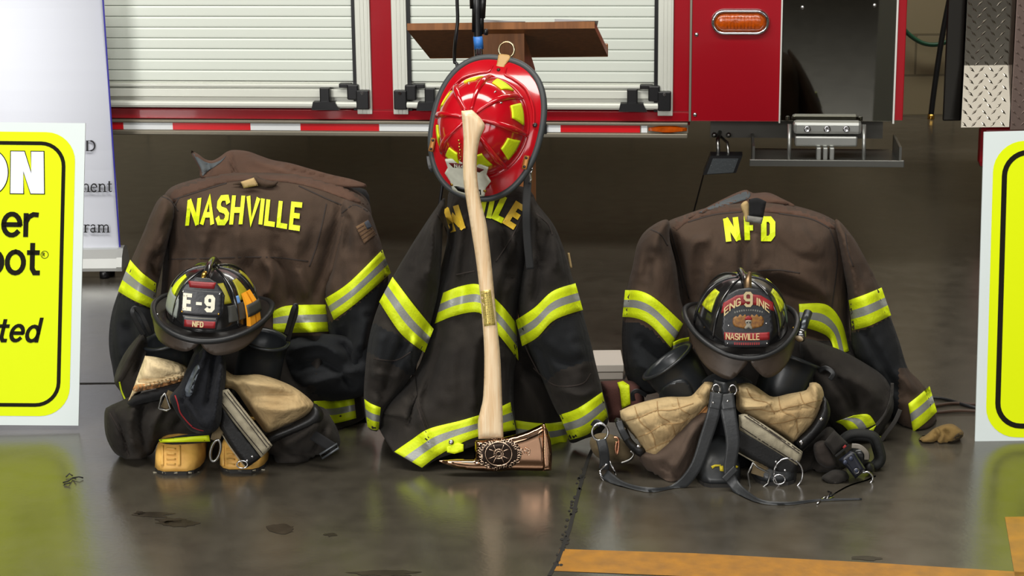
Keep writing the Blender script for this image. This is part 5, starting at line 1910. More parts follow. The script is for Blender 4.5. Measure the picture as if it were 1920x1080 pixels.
# ------------------------------------------------------------------ the red helmet
def helmet_red():
    Y = 4.925
    c = at(908, 240, Y)
    vd = -ray(908, 240).normalized()
    za = (vd - RT * .28 + UP * .19).normalized()
    ya = (UP * .965 + RT * .2)
    ya = (ya - za * ya.dot(za)).normalized()
    xa = ya.cross(za).normalized()
    M = frame_mat(c, xa, ya, za)
    t = thing('fire_helmet', 'bright red fire helmet with a white front shield on top of the middle coat', 'helmet', M.translation)
    D = Dome(M, .112, .124, .132, (0, 0), .62, 1.1)
    D.mesh('crown', helm_r, t)

    def edge(az):
        cx, s = cos(az), sin(az)
        x = .140 * math.copysign(abs(cx) ** .82, cx) * (1 + .05 * s)
        y = (.182 if s > 0 else .172) * math.copysign(abs(s) ** .9, s)
        return x, y
    brim(M, D, edge, lambda az, s: .004 - .030 * s ** 1.3 + .012 * abs(cos(az)) * s, helm_r, mat('edging_grey', (52, 56, 58), .5), t, .0085, base=.98)
    for k in range(8):
        az = radians(-90 + 45 * k)
        V, Fc = D.rib(az, .02, .98, .0085)
        mk('crown_rib', V, Fc, helm_r, t, True)
        # raised edge between the feet of two ribs
    V, Fc = tube_vf([D(q, .03, .001) for q in np.linspace(0, 2 * pi, 73)[:-1]], .004, 8, True)
    mk('crown_bead', V, Fc, helm_r, t, True)
    for k in range(8):
        az = -67.5 + 45 * k
        lo_t = .34 if k in (0, 7) else .2
        D.patch('reflective_tape', radians(az - 13.5), radians(az + 13.5), lo_t, lo_t + .27, MATS['trim_yellow'], t, lift=.003, inset=.35)
    # creases of the rear brim
    for s in (-1, 1):
        P = [M @ Vector((s * x, y, z)) for x, y, z in ((.018, .158, -.012), (.022, .140, -.002), (.045, .133, .001), (.085, .112, .002), (.112, .07, .001), (.122, .03, .0))]
        V, Fc = tube_vf(catmull([tuple(p) for p in P], 6), .0035, 8)
        mk('brim_crease', V, Fc, helm_r, t, True)
    # leather tab and hanging ring at the rear
    tanl = mat('tan_leather', (170, 134, 78), .5, bump=.2, bscale=60)

    def ft(u, v, l):
        return M @ Vector((u + .002, .150 + v, -.024 + l - .25 * max(0, v) + .010))
    tb = sheet('ring_tab', ft, [(-.011, -.012), (-.004, -.015), (.008, -.012), (.010, .016, 1), (.017, .034), (.013, .043), (-.012, .041), (-.013, .032), (-.011, .016, 1)], tanl, t, .004, .004, smooth=True)
    stud(ft, -.001, 0, .0045, mat('rivet_dark', (60, 44, 24), .4, metal=.6), tb, 'stud', .0085)
    rc = M @ Vector((.004, .206, -.026))
    P = [tuple(rc + xa * (.020 * cos(q)) + ya * (.019 * sin(q)) + za * (.004 * sin(q))) for q in np.linspace(0, 2 * pi, 33)[:-1]]
    V, Fc = tube_vf(P, .0028, 8, True)
    mk('hanging_ring', V, Fc, mat('ring_metal', (176, 160, 128), .25, metal=1), t, True)
    for (x, y) in ((-.118, .03), (.126, .03)):
        stud(lambda u, v, l, x=x, y=y: M @ Vector((x + u, y + v, .001 + l)), 0, 0, .006, MATS['black_plastic'], t, 'brim_bolt', 0)
    for s in (-1, 1):
        cl_ = sheet('brim_clip', lambda u, v, l, s=s: M @ Vector((s * .123 + u, -.065 + v, -.004 + l)), rect(-.006, -.017, .006, .017), mat('clip_tan', (176, 120, 62), .4, metal=.4), t, .006, .006)
        for v_ in (-.011, .011):
            stud(lambda u, v, l, s=s, v_=v_: M @ Vector((s * .123 + u, -.065 + v + v_, .002 + l)), 0, 0, .0035, MATS['black_plastic'], cl_, 'screw', 0)
    # white shield with two dark scroll bars
    wl = mat('shield_white', (214, 216, 202), .5, var=.12, vscale=50, bump=.1, bscale=60)

    def fn(u, v, l):      # v grows towards the crown
        lo, hi = Vector((u, -.160, .010)), Vector((u, -.090, .086))
        p = lo.lerp(hi, v / .10)
        return M @ (p + Vector((0, -.73, .68)) * (l + .004 - 1.2 * u * u))
    sheet('front_shield', fn, [(-.042, -.004, 1), (-.02, -.010), (0, -.012), (.02, -.010), (.042, -.004, 1), (.046, .02), (.060, .042, 1), (.050, .062), (.056, .084, 1), (.03, .094), (.008, .100), (0, .106), (-.008, .100), (-.03, .094), (-.056, .084, 1), (-.050, .062), (-.060, .042, 1), (-.046, .02)], wl, t, .004)
    sheet('scroll_bar', fn, [(-.046, .078, 1), (-.034, .068, 1), (0, .074), (.034, .068, 1), (.046, .078, 1), (.026, .083), (0, .086), (-.026, .083)], mat('scroll_red', (92, 16, 20), .5), t, .0015, lift=.004)
    sheet('scroll_bar', fn, [(-.036, .010, 1), (-.026, -.001, 1), (0, -.003), (.034, .000, 1), (.034, .015, 1), (0, .011), (-.026, .012, 1)], MATS['black_plastic'], t, .0015, lift=.004)
    letter_mesh([('NASH', -.030, .0705, .0095, .2, 1.3, 1.25, 0)], lambda u, v, l: fn(u, v + 4 * u * u * 0, .0055 + l), 'lettering', wl, t, .0006)
    letter_mesh([('C', .004, .001, .009, .2, 1.3, 1.3, 0), ('TN', .018, .001, .009, .2, 1.3, 1.1, 0)], lambda u, v, l: fn(u, v, .0055 + l), 'lettering', wl, t, .0006)
    for u in (-.043, .044):
        stud(fn, u, .012, .0045, MATS['brass'], t, 'shield_stud', .003)
    for k in range(7):
        stud(fn, -.013 + .0012 * (k % 2), .098 + .0095 * k, .0028, MATS['brass'], t, 'chain_link', .006)
    for az, tt in ((60, .6), (38, .62), (112, .55)):
        stud(lambda u, v, l, az=az, tt=tt: D(radians(az) + u / .1, tt + v / .12, l), 0, 0, .003, MATS['chrome'], t, 'crown_rivet', 0)
    # chin strap hanging at the right, with its clip
    strap('chin_strap', [(990, 318, 5.02), (989, 345, 4.90), (987, 385, 4.815), (988, 440, 4.80), (994, 505, 4.79)], 15, mat('strap_black', (16, 17, 18), .8), t, .004)
    b = MB()
    b.add(*tube_vf([at(995, 310, 4.90), at(998, 318, 4.89), at(994, 326, 4.89), at(996, 336, 4.89), at(992, 345, 4.89)], .0028, 8))
    b.build('strap_clip', MATS['chrome'], t, True)
    strap('strap_slot', [(803, 292, 4.97), (806, 312, 4.95), (812, 322, 4.95)], 8, MATS['black_rubber'], t, .004)
    return t


helmet_red()

# ================================================================== the presentation axe
def YA(x, y):
    return 4.765 - max(0, (500 - y)) / 300 * .022


axe = thing('axe', 'long pale wooden axe with a polished bronze head leaning on the red helmet', 'axe', gnd(930, 884))
ash = mat('ash_wood', (246, 224, 188), .35, var2=(230, 194, 148), vscale=6, aniso=(26, 26, 1.6), coat=.3)
puff('handle', [(865, 208, 1), (885, 206, 1), (899, 219), (909, 234), (906, 246), (901, 257), (896, 280), (894, 312), (896, 343), (901, 375), (908, 402), (914, 432), (922, 500), (931, 597), (938, 669), (941, 741), (943, 789), (944, 822, 1), (897, 823, 1), (896, 792), (901, 768), (906, 741), (908, 669), (904, 597), (894, 500), (883, 428), (874, 375), (869, 340), (868, 312), (869, 260)], YA, .014, ash, axe, w=13, Tb=.012, step=4)
bronze = mat('polished_bronze', (186, 146, 118), .07, metal=1)
head_pts = [(822, 864, 1), (850, 861), (889, 860, 1), (890, 826, 1), (930, 822), (958, 817, 1), (985, 809), (1012, 797), (1020, 793, 1), (1030, 820), (1034, 850), (1033, 882, 1), (1018, 883), (960, 882), (930, 884), (895, 883), (868, 880), (842, 873)]
hd = puff('axe_head', head_pts, lambda x, y: YA(x, y), .019, bronze, axe, w=22, Tb=.019, step=4)
puff('cutting_edge', [(1016, 795, 1), (1021, 793), (1030, 815), (1035, 848), (1034, 882, 1), (1018, 883, 1), (1015, 850)], lambda x, y: YA(x, y) - .012, .012, bronze, hd, w=8, Tb=.004, step=3)
# engraved rosette: scrolls, cross and rings standing out of the cheek
tr = bvh([hd])
eb = MB()
rr = random.Random(5)
cx, cy = 935, 851


decal('engraved_field', [(cx + 44 * cos(q) * (1 if abs(cos(q)) < .9 else .98), cy + 29 * sin(q)) for q in np.linspace(0, 2 * pi, 31)[:-1]], [hd], mat('engraving_field', (52, 42, 36), .3, metal=.9), hd, .0012, step=4)


def wire(pts, r, closed=False):
    P = hits(tr, pts, .0022)
    eb.add(*tube_vf(P, r, 6, closed))


wire([(cx + 25 * cos(q), cy + 22 * sin(q)) for q in np.linspace(0, 2 * pi, 41)[:-1]], .0016, True)
wire([(cx + 9 * cos(q), cy + 9 * sin(q)) for q in np.linspace(0, 2 * pi, 21)[:-1]], .0012, True)
for k in range(4):
    a = pi / 4 + k * pi / 2
    for s in (-.32, .32):
        wire([(cx + r * cos(a + s * (r / 22) ** .6), cy + r * .9 * sin(a + s * (r / 22) ** .6)) for r in (9, 13, 17, 21)], .0011)
for k in range(40):
    a = 2 * pi * k / 40 + rr.uniform(-.05, .05)
    R = rr.uniform(29, 36)
    x0, y0 = cx + R * cos(a) * 1.12, cy + (R - 6) * sin(a)
    if y0 > 881 or y0 < 821:
        y0 = min(max(y0, 823), 879)
    s = rr.choice((-1, 1))
    wire([(x0 + (4.4 - .45 * i) * cos(a + s * i * .8), y0 + (4.0 - .4 * i) * sin(a + s * i * .8)) for i in range(8)], .0011)
for k in range(9):
    x0, y0 = 974 + rr.uniform(0, 18), 848 + rr.uniform(-11, 9)
    s = rr.choice((-1, 1))
    wire([(x0 + (4.0 - .4 * i) * cos(k + s * i * .8), y0 + (4.0 - .4 * i) * sin(k + s * i * .8)) for i in range(8)], .0011)
wire([(cx + 4.5 * cos(q), cy + 4.5 * sin(q)) for q in np.linspace(0, 2 * pi, 15)[:-1]], .001, True)
for k in range(12):
    a = 2 * pi * k / 12
    wire([(cx + 5.5 * cos(a), cy + 5.5 * sin(a)), (cx + 7.8 * cos(a + .2), cy + 7.8 * sin(a + .2))], .0007)
eb.build('engraved_emblem', mat('engraving_dark_bronze', (216, 188, 164), .2, metal=1), hd, True)
ax_h = [o for o in axe.children if o.name.startswith('handle')][0]
pq = decal('brass_plaque', [(901, 546), (920, 543), (929, 609), (908, 612)], [ax_h], mat('plaque_brass', (216, 196, 112), .3, metal=.5), axe, .002, step=5)
pr = MB()
trp = bvh([pq])
for i in range(4):
    for k in range(13):
        f = (k + 1.2) / 15
        g = (i + 1) / 5
        if (i * 7 + k * 3) % 5 == 0:
            continue
        x = (901 + 7.5 * f) * (1 - g) + (920 + 9 * f) * g
        y = (546 + 66 * f) * (1 - g) + (543 + 66 * f) * g
        q = [(x - .45, y - 1.1), (x + .45, y - 1.2), (x + .5, y + 1.1), (x - .4, y + 1.2)]
        pr.add(hits(trp, q, .0006), [[0, 1, 2, 3]])
pr.build('engraved_text', mat('engraving_ink', (120, 100, 60), .6), pq)
for (x, y) in ((911, 549), (918, 606)):
    stud(lambda u, v, l: at(x, y, hits(trp, [(x, y)], 0)[0].y) + Vector((u, -l, v)), 0, 0, .002, MATS['brass'], pq, 'pin', 0)

# ================================================================== boots
toe_y = mat('toe_yellow_leather', (196, 146, 66), .55, var2=(226, 178, 92), vscale=22, bump=.25, bscale=70)
sole_m = mat('sole_dark', (30, 28, 26), .7)
rub = MATS['black_rubber']
rub2 = mat('boot_rubber', (36, 39, 42), .34, bump=.08, bscale=40, var=.15, vscale=12)


def boot(label, toe_px, top_px, top_Y, r_top, toe_m, loops, group=None, wide=1.0, tip_dy=0.0):
    g = gnd(*toe_px)
    t = thing('rubber_boot', label, 'boot', (g.x, g.y + .15, 0), group)
    sec = [(0, .028, .040), (.012, .045, .060), (.035, .056, .078), (.07, .061, .087), (.11, .060, .092), (.16, .054, .10), (.22, .048, .11), (.28, .042, .10), (.30, .03, .08)]
    V, Fc, n = [], [], 20
    for (dy, hw, h) in sec:
        for k in range(n):
            q = 2 * pi * k / n
            c, s = cos(q), sin(q)
            x = hw * wide * math.copysign(abs(c) ** .75, c)
            z = .010 + (h - .014) * max(0, s) ** .7 if s > 0 else .014
            if s <= 0:
                z = .010
            V.append((g.x + x, g.y + dy + (0 if s <= 0 else .018 * s * (1 - dy / .3)), z))
    for i in range(len(sec) - 1):
        Fc += [[i * n + k, i * n + (k + 1) % n, (i + 1) * n + (k + 1) % n, (i + 1) * n + k] for k in range(n)]
    Fc += [list(range(n)), [(len(sec) - 1) * n + k for k in range(n)]]
    toe = mk('foot', V, Fc, toe_m, t, True)
    V, Fc = [], []
    m = len(sec)
    ring = [(g.x + hw * wide * .985, g.y + dy - .002) for dy, hw, h in sec] + [(g.x - hw * wide * .985, g.y + dy - .002) for dy, hw, h in reversed(sec)]
    N = len(ring)
    V = [(x, y, 0.0) for x, y in ring] + [(x, y, .009) for x, y in ring]
    Fc = [list(range(N)), list(range(N, 2 * N))] + [[i, (i + 1) % N, (i + 1) % N + N, i + N] for i in range(N)]
    so = mk('sole', V, Fc, sole_m, t, False)
    # shaft leaning from the ankle to its open top
    tp = at(top_px[0], top_px[1], top_Y)
    an = Vector((g.x, g.y + .22, .09))
    ax = (tp - an).normalized()
    xa = (Vector((1, 0, 0)) - ax * ax.x).normalized()
    ya = ax.cross(xa)
    prof = [(.050, 0), (.055, .2), (.060, .45), (r_top * .95, .8), (r_top, .965), (r_top * 1.06, .97), (r_top * 1.06, 1.0), (r_top * .93, 1.0), (r_top * .9, .95), (r_top * .85, .7)]
    L = (tp - an).length
    V, Fc = [], []
    n = 28
    for (r, f) in prof:
        for k in range(n):
            q = 2 * pi * k / n
            V.append(an + ax * (L * f) + xa * (r * cos(q)) + ya * (r * 1.05 * sin(q)))
    for i in range(len(prof) - 1):
        Fc += [[i * n + k, i * n + (k + 1) % n, (i + 1) * n + (k + 1) % n, (i + 1) * n + k] for k in range(n)]
    Fc.append([k for k in range(n)][::-1])
    Fc.append([(len(prof) - 1) * n + k for k in range(n)])
    sh = mk('shaft', V, Fc, rub2, t, True)
    for (pts, w) in loops:
        strap('pull_loop', pts, w, rub, t, .008)
    return t, toe, g


b1, toe1, g1 = boot('black rubber boot with a wide yellow toe, left of the pair under the E-9 helmet', (329, 891), (311, 634), 4.99, .062, toe_y,
                    [([(270, 630, 4.96), (256, 604, 4.95), (248, 586, 4.945), (253, 578, 4.95), (264, 588, 4.955), (276, 612, 4.96), (284, 628, 4.97)], 9)], wide=1.02)
b2, toe2, g2 = boot('black boot with yellow toe, half hidden by the striped fly flap', (451, 887), (497, 634), 5.0, .062, toe_y,
                    [([(536, 628, 4.99), (543, 604, 4.98), (550, 580, 4.97), (555, 573, 4.97), (554, 590, 4.98), (546, 615, 4.99), (540, 640, 5.0)], 9)])
for toe, cx, cy in ((toe1, 320, 855), (toe2, 432, 856)):
    w = 16 if toe is toe1 else 14
    for k in range(4):
        y = cy - 16 + 9.5 * k
        decal('toe_rib', [(cx - w * .5, y), (cx + w * .55, y + 1), (cx + w * .55, y + 4), (cx - w * .5, y + 3)], [toe], toe_y, toe, .0035, step=4)
    for s in (-1, 1):
        decal('toe_rib', [(cx + s * w - 2, cy - 20), (cx + s * w + 2, cy - 20), (cx + s * w + 2.5, cy + 18), (cx + s * w - 2.5, cy + 18)], [toe], toe_y, toe, .0035, step=4)
wsole = mat('sole_pale', (140, 134, 116), .6)
for (b_, x0, x1, y) in ((b1, 287, 371, 887), (b2, 407, 492, 882)):
    k = 0
    x = x0
    so = [o for o in b_.children if o.name.startswith('sole')][0]
    while x < x1:
        decal('sole_fleck', [(x, y - 2.5), (x + 7, y - 2), (x + 7, y + 1.5), (x, y + 1)], [so], wsole, so, .001, step=5)
        x += 17 + 5 * (k % 3)
        k += 1
toe_k = mat('toe_black_rubber', (40, 42, 44), .4, bump=.1, bscale=40, var=.3, vscale=20)
b3, toe3, g3 = boot('black rubber boot with yellow toe marks, left one under the ENGINE 9 helmet', (1352, 914), (1250, 676), 4.90, .072, toe_k, [], wide=.92)
b4, toe4, g4 = boot('black rubber boot right of the pair under the ENGINE 9 helmet, behind the hanging strap', (1458, 910), (1486, 668), 4.93, .070, toe_k, [], wide=.92)
mark_y = mat('logo_yellow', (206, 186, 40), .5)
for pl in ([(1333, 874), (1340, 871), (1352, 871), (1352, 874), (1341, 875), (1336, 879)], [(1349, 874), (1356, 873), (1357, 884), (1350, 883)], [(1374, 871), (1384, 874), (1388, 880), (1382, 878), (1374, 875)], [(1323, 909), (1328, 908), (1328, 911), (1323, 912)]):
    decal('toe_marking', pl, [toe3], mark_y, toe3, .002, step=4)
for (bt, pts) in ((b3, [(1240, 740), (1256, 725), (1280, 722), (1290, 735), (1270, 750), (1250, 752)]),):
    sh = [o for o in bt.children if o.name.startswith('shaft')][0]
    decal('moulded_shin_guard', [(1236, 742), (1250, 722), (1284, 712), (1300, 740), (1288, 770), (1250, 770)], [sh], rub2, sh, .005, smooth=True, step=5)
puff('moulded_grip', [(1480, 692), (1500, 684), (1520, 690), (1524, 720), (1510, 740), (1490, 730)], 4.93, .02, rub2, b4, w=14, step=5)
strap('pull_loop', [(1534, 696, 4.92), (1548, 690, 4.91), (1562, 700, 4.90), (1556, 712, 4.9)], 9, rub, b4, .006)
strap('pull_loop', [(1188, 752, 4.93), (1186, 738, 4.92), (1196, 733, 4.92), (1212, 742, 4.93)], 8, rub, b3, .006)

# ================================================================== left trousers
canvas = cloth('tan_canvas', (192, 170, 128), (164, 138, 98), .6, wscale=16)
canvas_l = cloth('pale_canvas', (236, 216, 176), (220, 196, 150), .6, wscale=22)
orange_pipe = cloth('tan_piping', (204, 150, 96), (180, 128, 80), .3)
stripw = cloth('grey_beige_strip', (172, 164, 142), (140, 132, 112), .5, wscale=18)
fly_k = mat('fly_black', (22, 22, 23), .5, bump=.15, bscale=200)
web_o = cloth('olive_webbing', (108, 94, 70), (90, 78, 58), .2)

pl_ = thing('turnout_trousers', 'dark turnout trousers pushed down over the yellow-toed boots, plain tan lining folded out', 'trousers', (at(410, 800, 4.95).x, 4.95, 0))
sh1 = puff('shell', [(196, 772), (204, 762), (226, 752), (250, 742), (300, 735), (350, 740), (390, 770), (404, 800), (398, 824), (340, 822), (300, 828), (286, 850), (262, 861, 1), (236, 861, 1), (214, 848), (198, 815)], 4.93, .09, shell_k, pl_, w=40, Tb=.05, step=6,
            folds=[([(210, 770), (226, 800), (240, 850)], 4, -.012), ([(250, 764), (244, 800), (250, 840)], 5, .012), ([(276, 750), (262, 790), (270, 840)], 5, -.014), ([(320, 750), (290, 790), (284, 830)], 6, .014), ([(206, 768), (250, 752), (320, 744)], 4, -.012), ([(360, 760), (330, 800)], 7, -.012)],
            nz=((.006, 26, 31), (.003, 12, 32)), free=lambda x, y: y > 855)
sh1b = puff('shell', [(214, 712), (228, 672), (250, 640), (268, 624), (276, 640), (278, 690), (262, 740), (238, 760), (226, 735)], 4.98, .05, shell_k, pl_, w=20, step=5, folds=[([(262, 632), (240, 680), (220, 716)], 4, .012), ([(270, 650), (256, 700)], 5, -.012)], nz=((.004, 20, 33),))
sh2 = puff('shell', [(420, 800), (470, 790), (540, 770), (600, 762), (622, 785), (636, 815), (634, 840), (600, 858), (560, 868, 1), (520, 868, 1), (498, 850), (470, 838)], 4.94, .09, shell_k, pl_, w=36, Tb=.05, step=6,
            folds=[([(600, 790), (560, 820), (520, 840)], 8, .012), ([(610, 800), (590, 845)], 5, -.012), ([(520, 836), (560, 850), (600, 846)], 5, -.012)], nz=((.006, 30, 34), (.003, 14, 35)), free=lambda x, y: y > 862)
bk = puff('front_skirt', [(532, 650), (552, 632), (600, 626), (650, 630), (690, 644), (704, 690), (696, 730), (668, 746), (620, 752), (585, 744), (560, 724), (540, 690)], 5.13, .045, patch_k, cl, w=46, step=6,
           folds=[([(545, 655), (600, 646), (640, 668)], 7, .012), ([(556, 690), (610, 680), (660, 720)], 7, -.014), ([(580, 720), (630, 706), (680, 690)], 8, .012), ([(640, 640), (670, 690)], 7, -.012)], nz=((.006, 30, 36),))
ln1 = puff('lining', [(240, 752, 1), (246, 738), (252, 722), (262, 694), (272, 667, 1), (290, 669), (308, 673), (330, 679), (350, 688), (352, 702), (340, 712), (300, 724), (258, 736), (244, 750)], 4.875, .045, canvas_l, pl_, w=22, step=4.5,
            folds=[([(258, 716), (300, 712), (346, 700)], 3, -.010), ([(290, 690), (330, 692)], 7, .006), ([(262, 726), (300, 718), (340, 708)], 3, .007)], nz=((.004, 14, 37), (.002, 7, 38)))
decal('gathered_edge', [(254, 722), (280, 719), (310, 714), (346, 705), (348, 712), (310, 724), (280, 730), (251, 734)], [ln1], orange_pipe, ln1, .003, smooth=True, step=4)
for k in range(12):
    x = 258 + 7.4 * k
    y = 727 - 1.6 * k
    strap('gather', [(x, y - 5), (x + 2, y), (x, y + 5)], 2, MATS['tan_canvas'], ln1, .003, [ln1], .006, sm=2)
wb = puff('waistband', [(238, 756), (262, 738), (300, 728), (346, 716), (352, 722), (340, 738), (306, 748), (270, 756), (244, 762)], 4.85, .02, velcro, pl_, w=9, step=5)
ln2 = puff('lining', [(416, 690), (424, 694), (438, 703), (460, 703), (484, 702), (506, 707), (528, 715), (546, 723), (562, 733), (576, 744), (586, 754), (589, 764), (578, 776), (556, 789), (530, 801), (502, 812), (486, 796), (470, 774), (454, 750), (438, 730), (418, 724)], 4.86, .075, canvas, pl_, w=45, step=5,
            folds=[([(430, 710), (480, 720), (540, 724)], 6, .008), ([(450, 736), (500, 740), (560, 744)], 6, -.007), ([(470, 760), (520, 770), (570, 766)], 6, .007), ([(424, 698), (450, 716), (470, 740)], 5, -.009)], nz=((.005, 28, 39), (.0025, 12, 40)))
puff('waistband', [(588, 756), (600, 764), (607, 776), (602, 792), (582, 804), (556, 814), (526, 826), (500, 838), (492, 826), (502, 812), (530, 801), (556, 789), (578, 776)], 4.86, .04, fly_k, pl_, w=12, step=5)
sp = puff('fly_flap', [(413, 762, 1), (420, 760), (438, 785), (462, 817), (486, 846), (492, 855, 1), (482, 864), (463, 877, 1), (452, 864), (430, 834), (410, 803, 1)], 4.79, .012, fly_k, pl_, w=8, step=5)
strap('piping', [(410, 804), (430, 836), (452, 866), (463, 878)], 2.2, stripw, sp, .002, [sp], .003)
st1 = puff('fly_strip', [(414, 732, 1), (428, 729, 1), (452, 760), (482, 798), (511, 835, 1), (502, 846), (490, 858, 1), (470, 832), (440, 794), (415, 762, 1)], 4.772, .014, stripw, pl_, w=8, step=5, nz=((.002, 12, 41),))
for p in ([(420, 736), (460, 786), (503, 842)], [(426, 734), (470, 790), (508, 838)], [(416, 756), (450, 800), (493, 852)]):
    seam(p, [st1], st1, w=1.5)
for (x, y) in ((473, 856), (463, 864)):
    stud(lambda u, v, l, x=x, y=y: hits(bvh([sp]), [(x, y)], 0)[0] + Vector((u, -l, v)), 0, 0, .004, MATS['chrome'], sp, 'snap', 0)
P = [at(454 + 10 * cos(q), 871 + 7 * sin(q), 4.765) for q in np.linspace(0, 2 * pi, 25)[:-1]]
V, Fc = tube_vf(P, .0018, 8, True)
mk('wire_ring', V, Fc, MATS['chrome'], pl_, True)
P = [at(404 + 9 * cos(q) + 2 * sin(q) * -2, 845 + 20 * sin(q), 4.765) for q in np.linspace(0, 2 * pi, 29)[:-1]]
V, Fc = tube_vf(P, .0035, 8, True)
mk('snap_link', V, Fc, MATS['steel'], pl_, True)
strap('link_tab', [(418, 800, 4.79), (408, 812, 4.78), (403, 826, 4.77)], 18, web_o, pl_, .006)
# buckles
P = [at(x, y, 4.80) for x, y in ((297, 766), (303, 744), (309, 738), (312, 744), (320, 766), (312, 770))]
V, Fc = tube_vf(P, .003, 8, True)
mk('buckle', V, Fc, MATS['steel'], pl_, True)
strap('buckle_strap', [(322, 734, 4.83), (316, 748, 4.815), (308, 766, 4.81)], 15, web_o, pl_, .004)
strap('side_strap', [(584, 814, 4.85), (606, 828, 4.82), (628, 842, 4.81)], 20, velcro, pl_, .006)
P = [at(x, y, 4.80) for x, y in ((600, 852), (632, 832), (635, 840), (604, 860))]
V, Fc = tube_vf(P, .0028, 8, True)
mk('buckle', V, Fc, mat('buckle_grey', (84, 88, 92), .4, metal=.5), pl_, True)
sh1t = puff('leg_opening', [(296, 826), (330, 818), (370, 812), (396, 812), (400, 826), (360, 832), (320, 834)], 4.84, .025, patch_k, pl_, w=9, step=5)
band('reflective_band', [(298, 824), (340, 820), (392, 816)], [(300, 830), (342, 829), (394, 828)], [sh1t], sh1t, fr=(0, .5, 1), mi=(0, 0))
seam([(206, 774), (226, 812), (242, 856)], [sh1], sh1, w=2)
strap('side_tape', [(224, 716), (228, 734), (236, 752)], 3, SY, sh1b, .002, [sh1b], .003)

# ------------------------------------------------------------------ hood hanging below the E-9 helmet
knit = cloth('black_knit', (20, 21, 25), (34, 35, 39), .5, wscale=20)
hood = puff('knit_hood', [(378, 642), (396, 640), (412, 650), (422, 670), (424, 700), (419, 748), (414, 790), (404, 808), (382, 814), (358, 808), (342, 790), (328, 770), (318, 748), (324, 736), (337, 721), (350, 692), (362, 664)], lambda x, y: 4.80 + (700 - y) * .0004, .045, knit, None, w=26, Tb=.03, step=5,
            folds=[([(388, 650), (372, 690), (356, 740)], 5, .016), ([(404, 660), (396, 710), (388, 760)], 5, -.014), ([(376, 670), (360, 710), (344, 752)], 4, -.012), ([(416, 680), (408, 740), (400, 790)], 5, .012), ([(340, 740), (360, 770), (380, 800)], 5, .01)], nz=((.003, 16, 42),))
tag(hood, 'black knit hood hanging from under the E-9 helmet between the tan lining flaps', 'hood')
redt = mat('red_thread', (146, 26, 34), .7)
strap('red_stitching', [(328, 741), (333, 756), (338, 774), (350, 790), (360, 800)], 2.4, redt, hood, .002, [hood], .002)
strap('red_stitching', [(360, 801), (372, 806), (382, 808)], 1.8, redt, hood, .002, [hood], .002)
greyf = mat('grey_lining_fold', (74, 80, 88), .6, bump=.3, bscale=60)
decal('inner_fold', [(365, 688), (372, 684), (374, 696), (366, 716), (360, 740), (350, 744), (347, 730), (354, 712)], [hood], greyf, hood, .003, smooth=True, step=4)

# ================================================================== right trousers
pr_ = thing('turnout_trousers', 'turnout trousers with quilted tan lining folded open below the ENGINE 9 helmet', 'trousers', (at(1370, 850, 4.8).x, 4.8, 0))
brown_sh = cloth('brown_trouser_shell', (74, 62, 54), (88, 74, 64), .5)
rsh1 = puff('shell', [(1196, 850), (1230, 830), (1271, 800), (1300, 775), (1330, 770), (1336, 810), (1322, 850), (1300, 890), (1278, 909, 1), (1256, 909, 1), (1228, 896), (1206, 872)], 4.78, .08, brown_sh, pr_, w=36, Tb=.05, step=6,
            folds=[([(1240, 870), (1270, 890)], 4, -.01), ([(1300, 800), (1280, 850), (1262, 880)], 7, .012), ([(1320, 800), (1306, 860)], 5, -.012)], nz=((.005, 30, 51),), free=lambda x, y: y > 900)
rsh2 = puff('shell', [(1310, 790), (1340, 750), (1380, 760), (1400, 800), (1412, 850), (1412, 900), (1398, 905), (1320, 905), (1300, 880)], 4.86, .06, patch_k, pr_, w=30, step=6, nz=((.004, 24, 52),))
decal('yellow_trim', [(1334, 856), (1352, 838), (1360, 842), (1356, 852), (1338, 862)], [rsh2], SY, rsh2, .005, step=5)
rsh3 = puff('shell', [(1500, 850), (1530, 820), (1556, 800), (1580, 830), (1590, 870), (1576, 900), (1540, 908), (1480, 908), (1440, 905), (1430, 870), (1470, 860)], 4.83, .07, shell_k, pr_, w=32, Tb=.05, step=6, folds=[([(1540, 830), (1530, 870), (1510, 900)], 6, -.014), ([(1560, 830), (1560, 880)], 6, .012)], nz=((.005, 26, 53),))
qa = puff('lining', [(1162, 770, 1), (1180, 762), (1204, 754), (1228, 748), (1252, 744), (1276, 744), (1296, 742), (1308, 730), (1321, 716, 1), (1334, 716), (1342, 724), (1336, 746), (1328, 762), (1300, 792), (1271, 826), (1250, 852), (1233, 873, 1), (1218, 862), (1208, 848), (1196, 826), (1178, 806), (1166, 790)], 4.76, .06, canvas, pr_, w=34, step=5,
          folds=[([(1190, 764), (1210, 800), (1236, 830)], 3, -.0035), ([(1220, 756), (1240, 790), (1262, 812)], 3, -.0035), ([(1254, 748), (1272, 776), (1290, 790)], 3, -.0035), ([(1180, 790), (1230, 770), (1290, 756)], 3, -.0035), ([(1196, 816), (1246, 794), (1306, 776)], 3, -.0035), ([(1212, 844), (1250, 826), (1274, 812)], 3, -.003),
                 ([(1304, 740), (1320, 750)], 5, -.01), ([(1230, 790), (1240, 815)], 8, .006)], nz=((.004, 26, 54), (.002, 11, 55)))
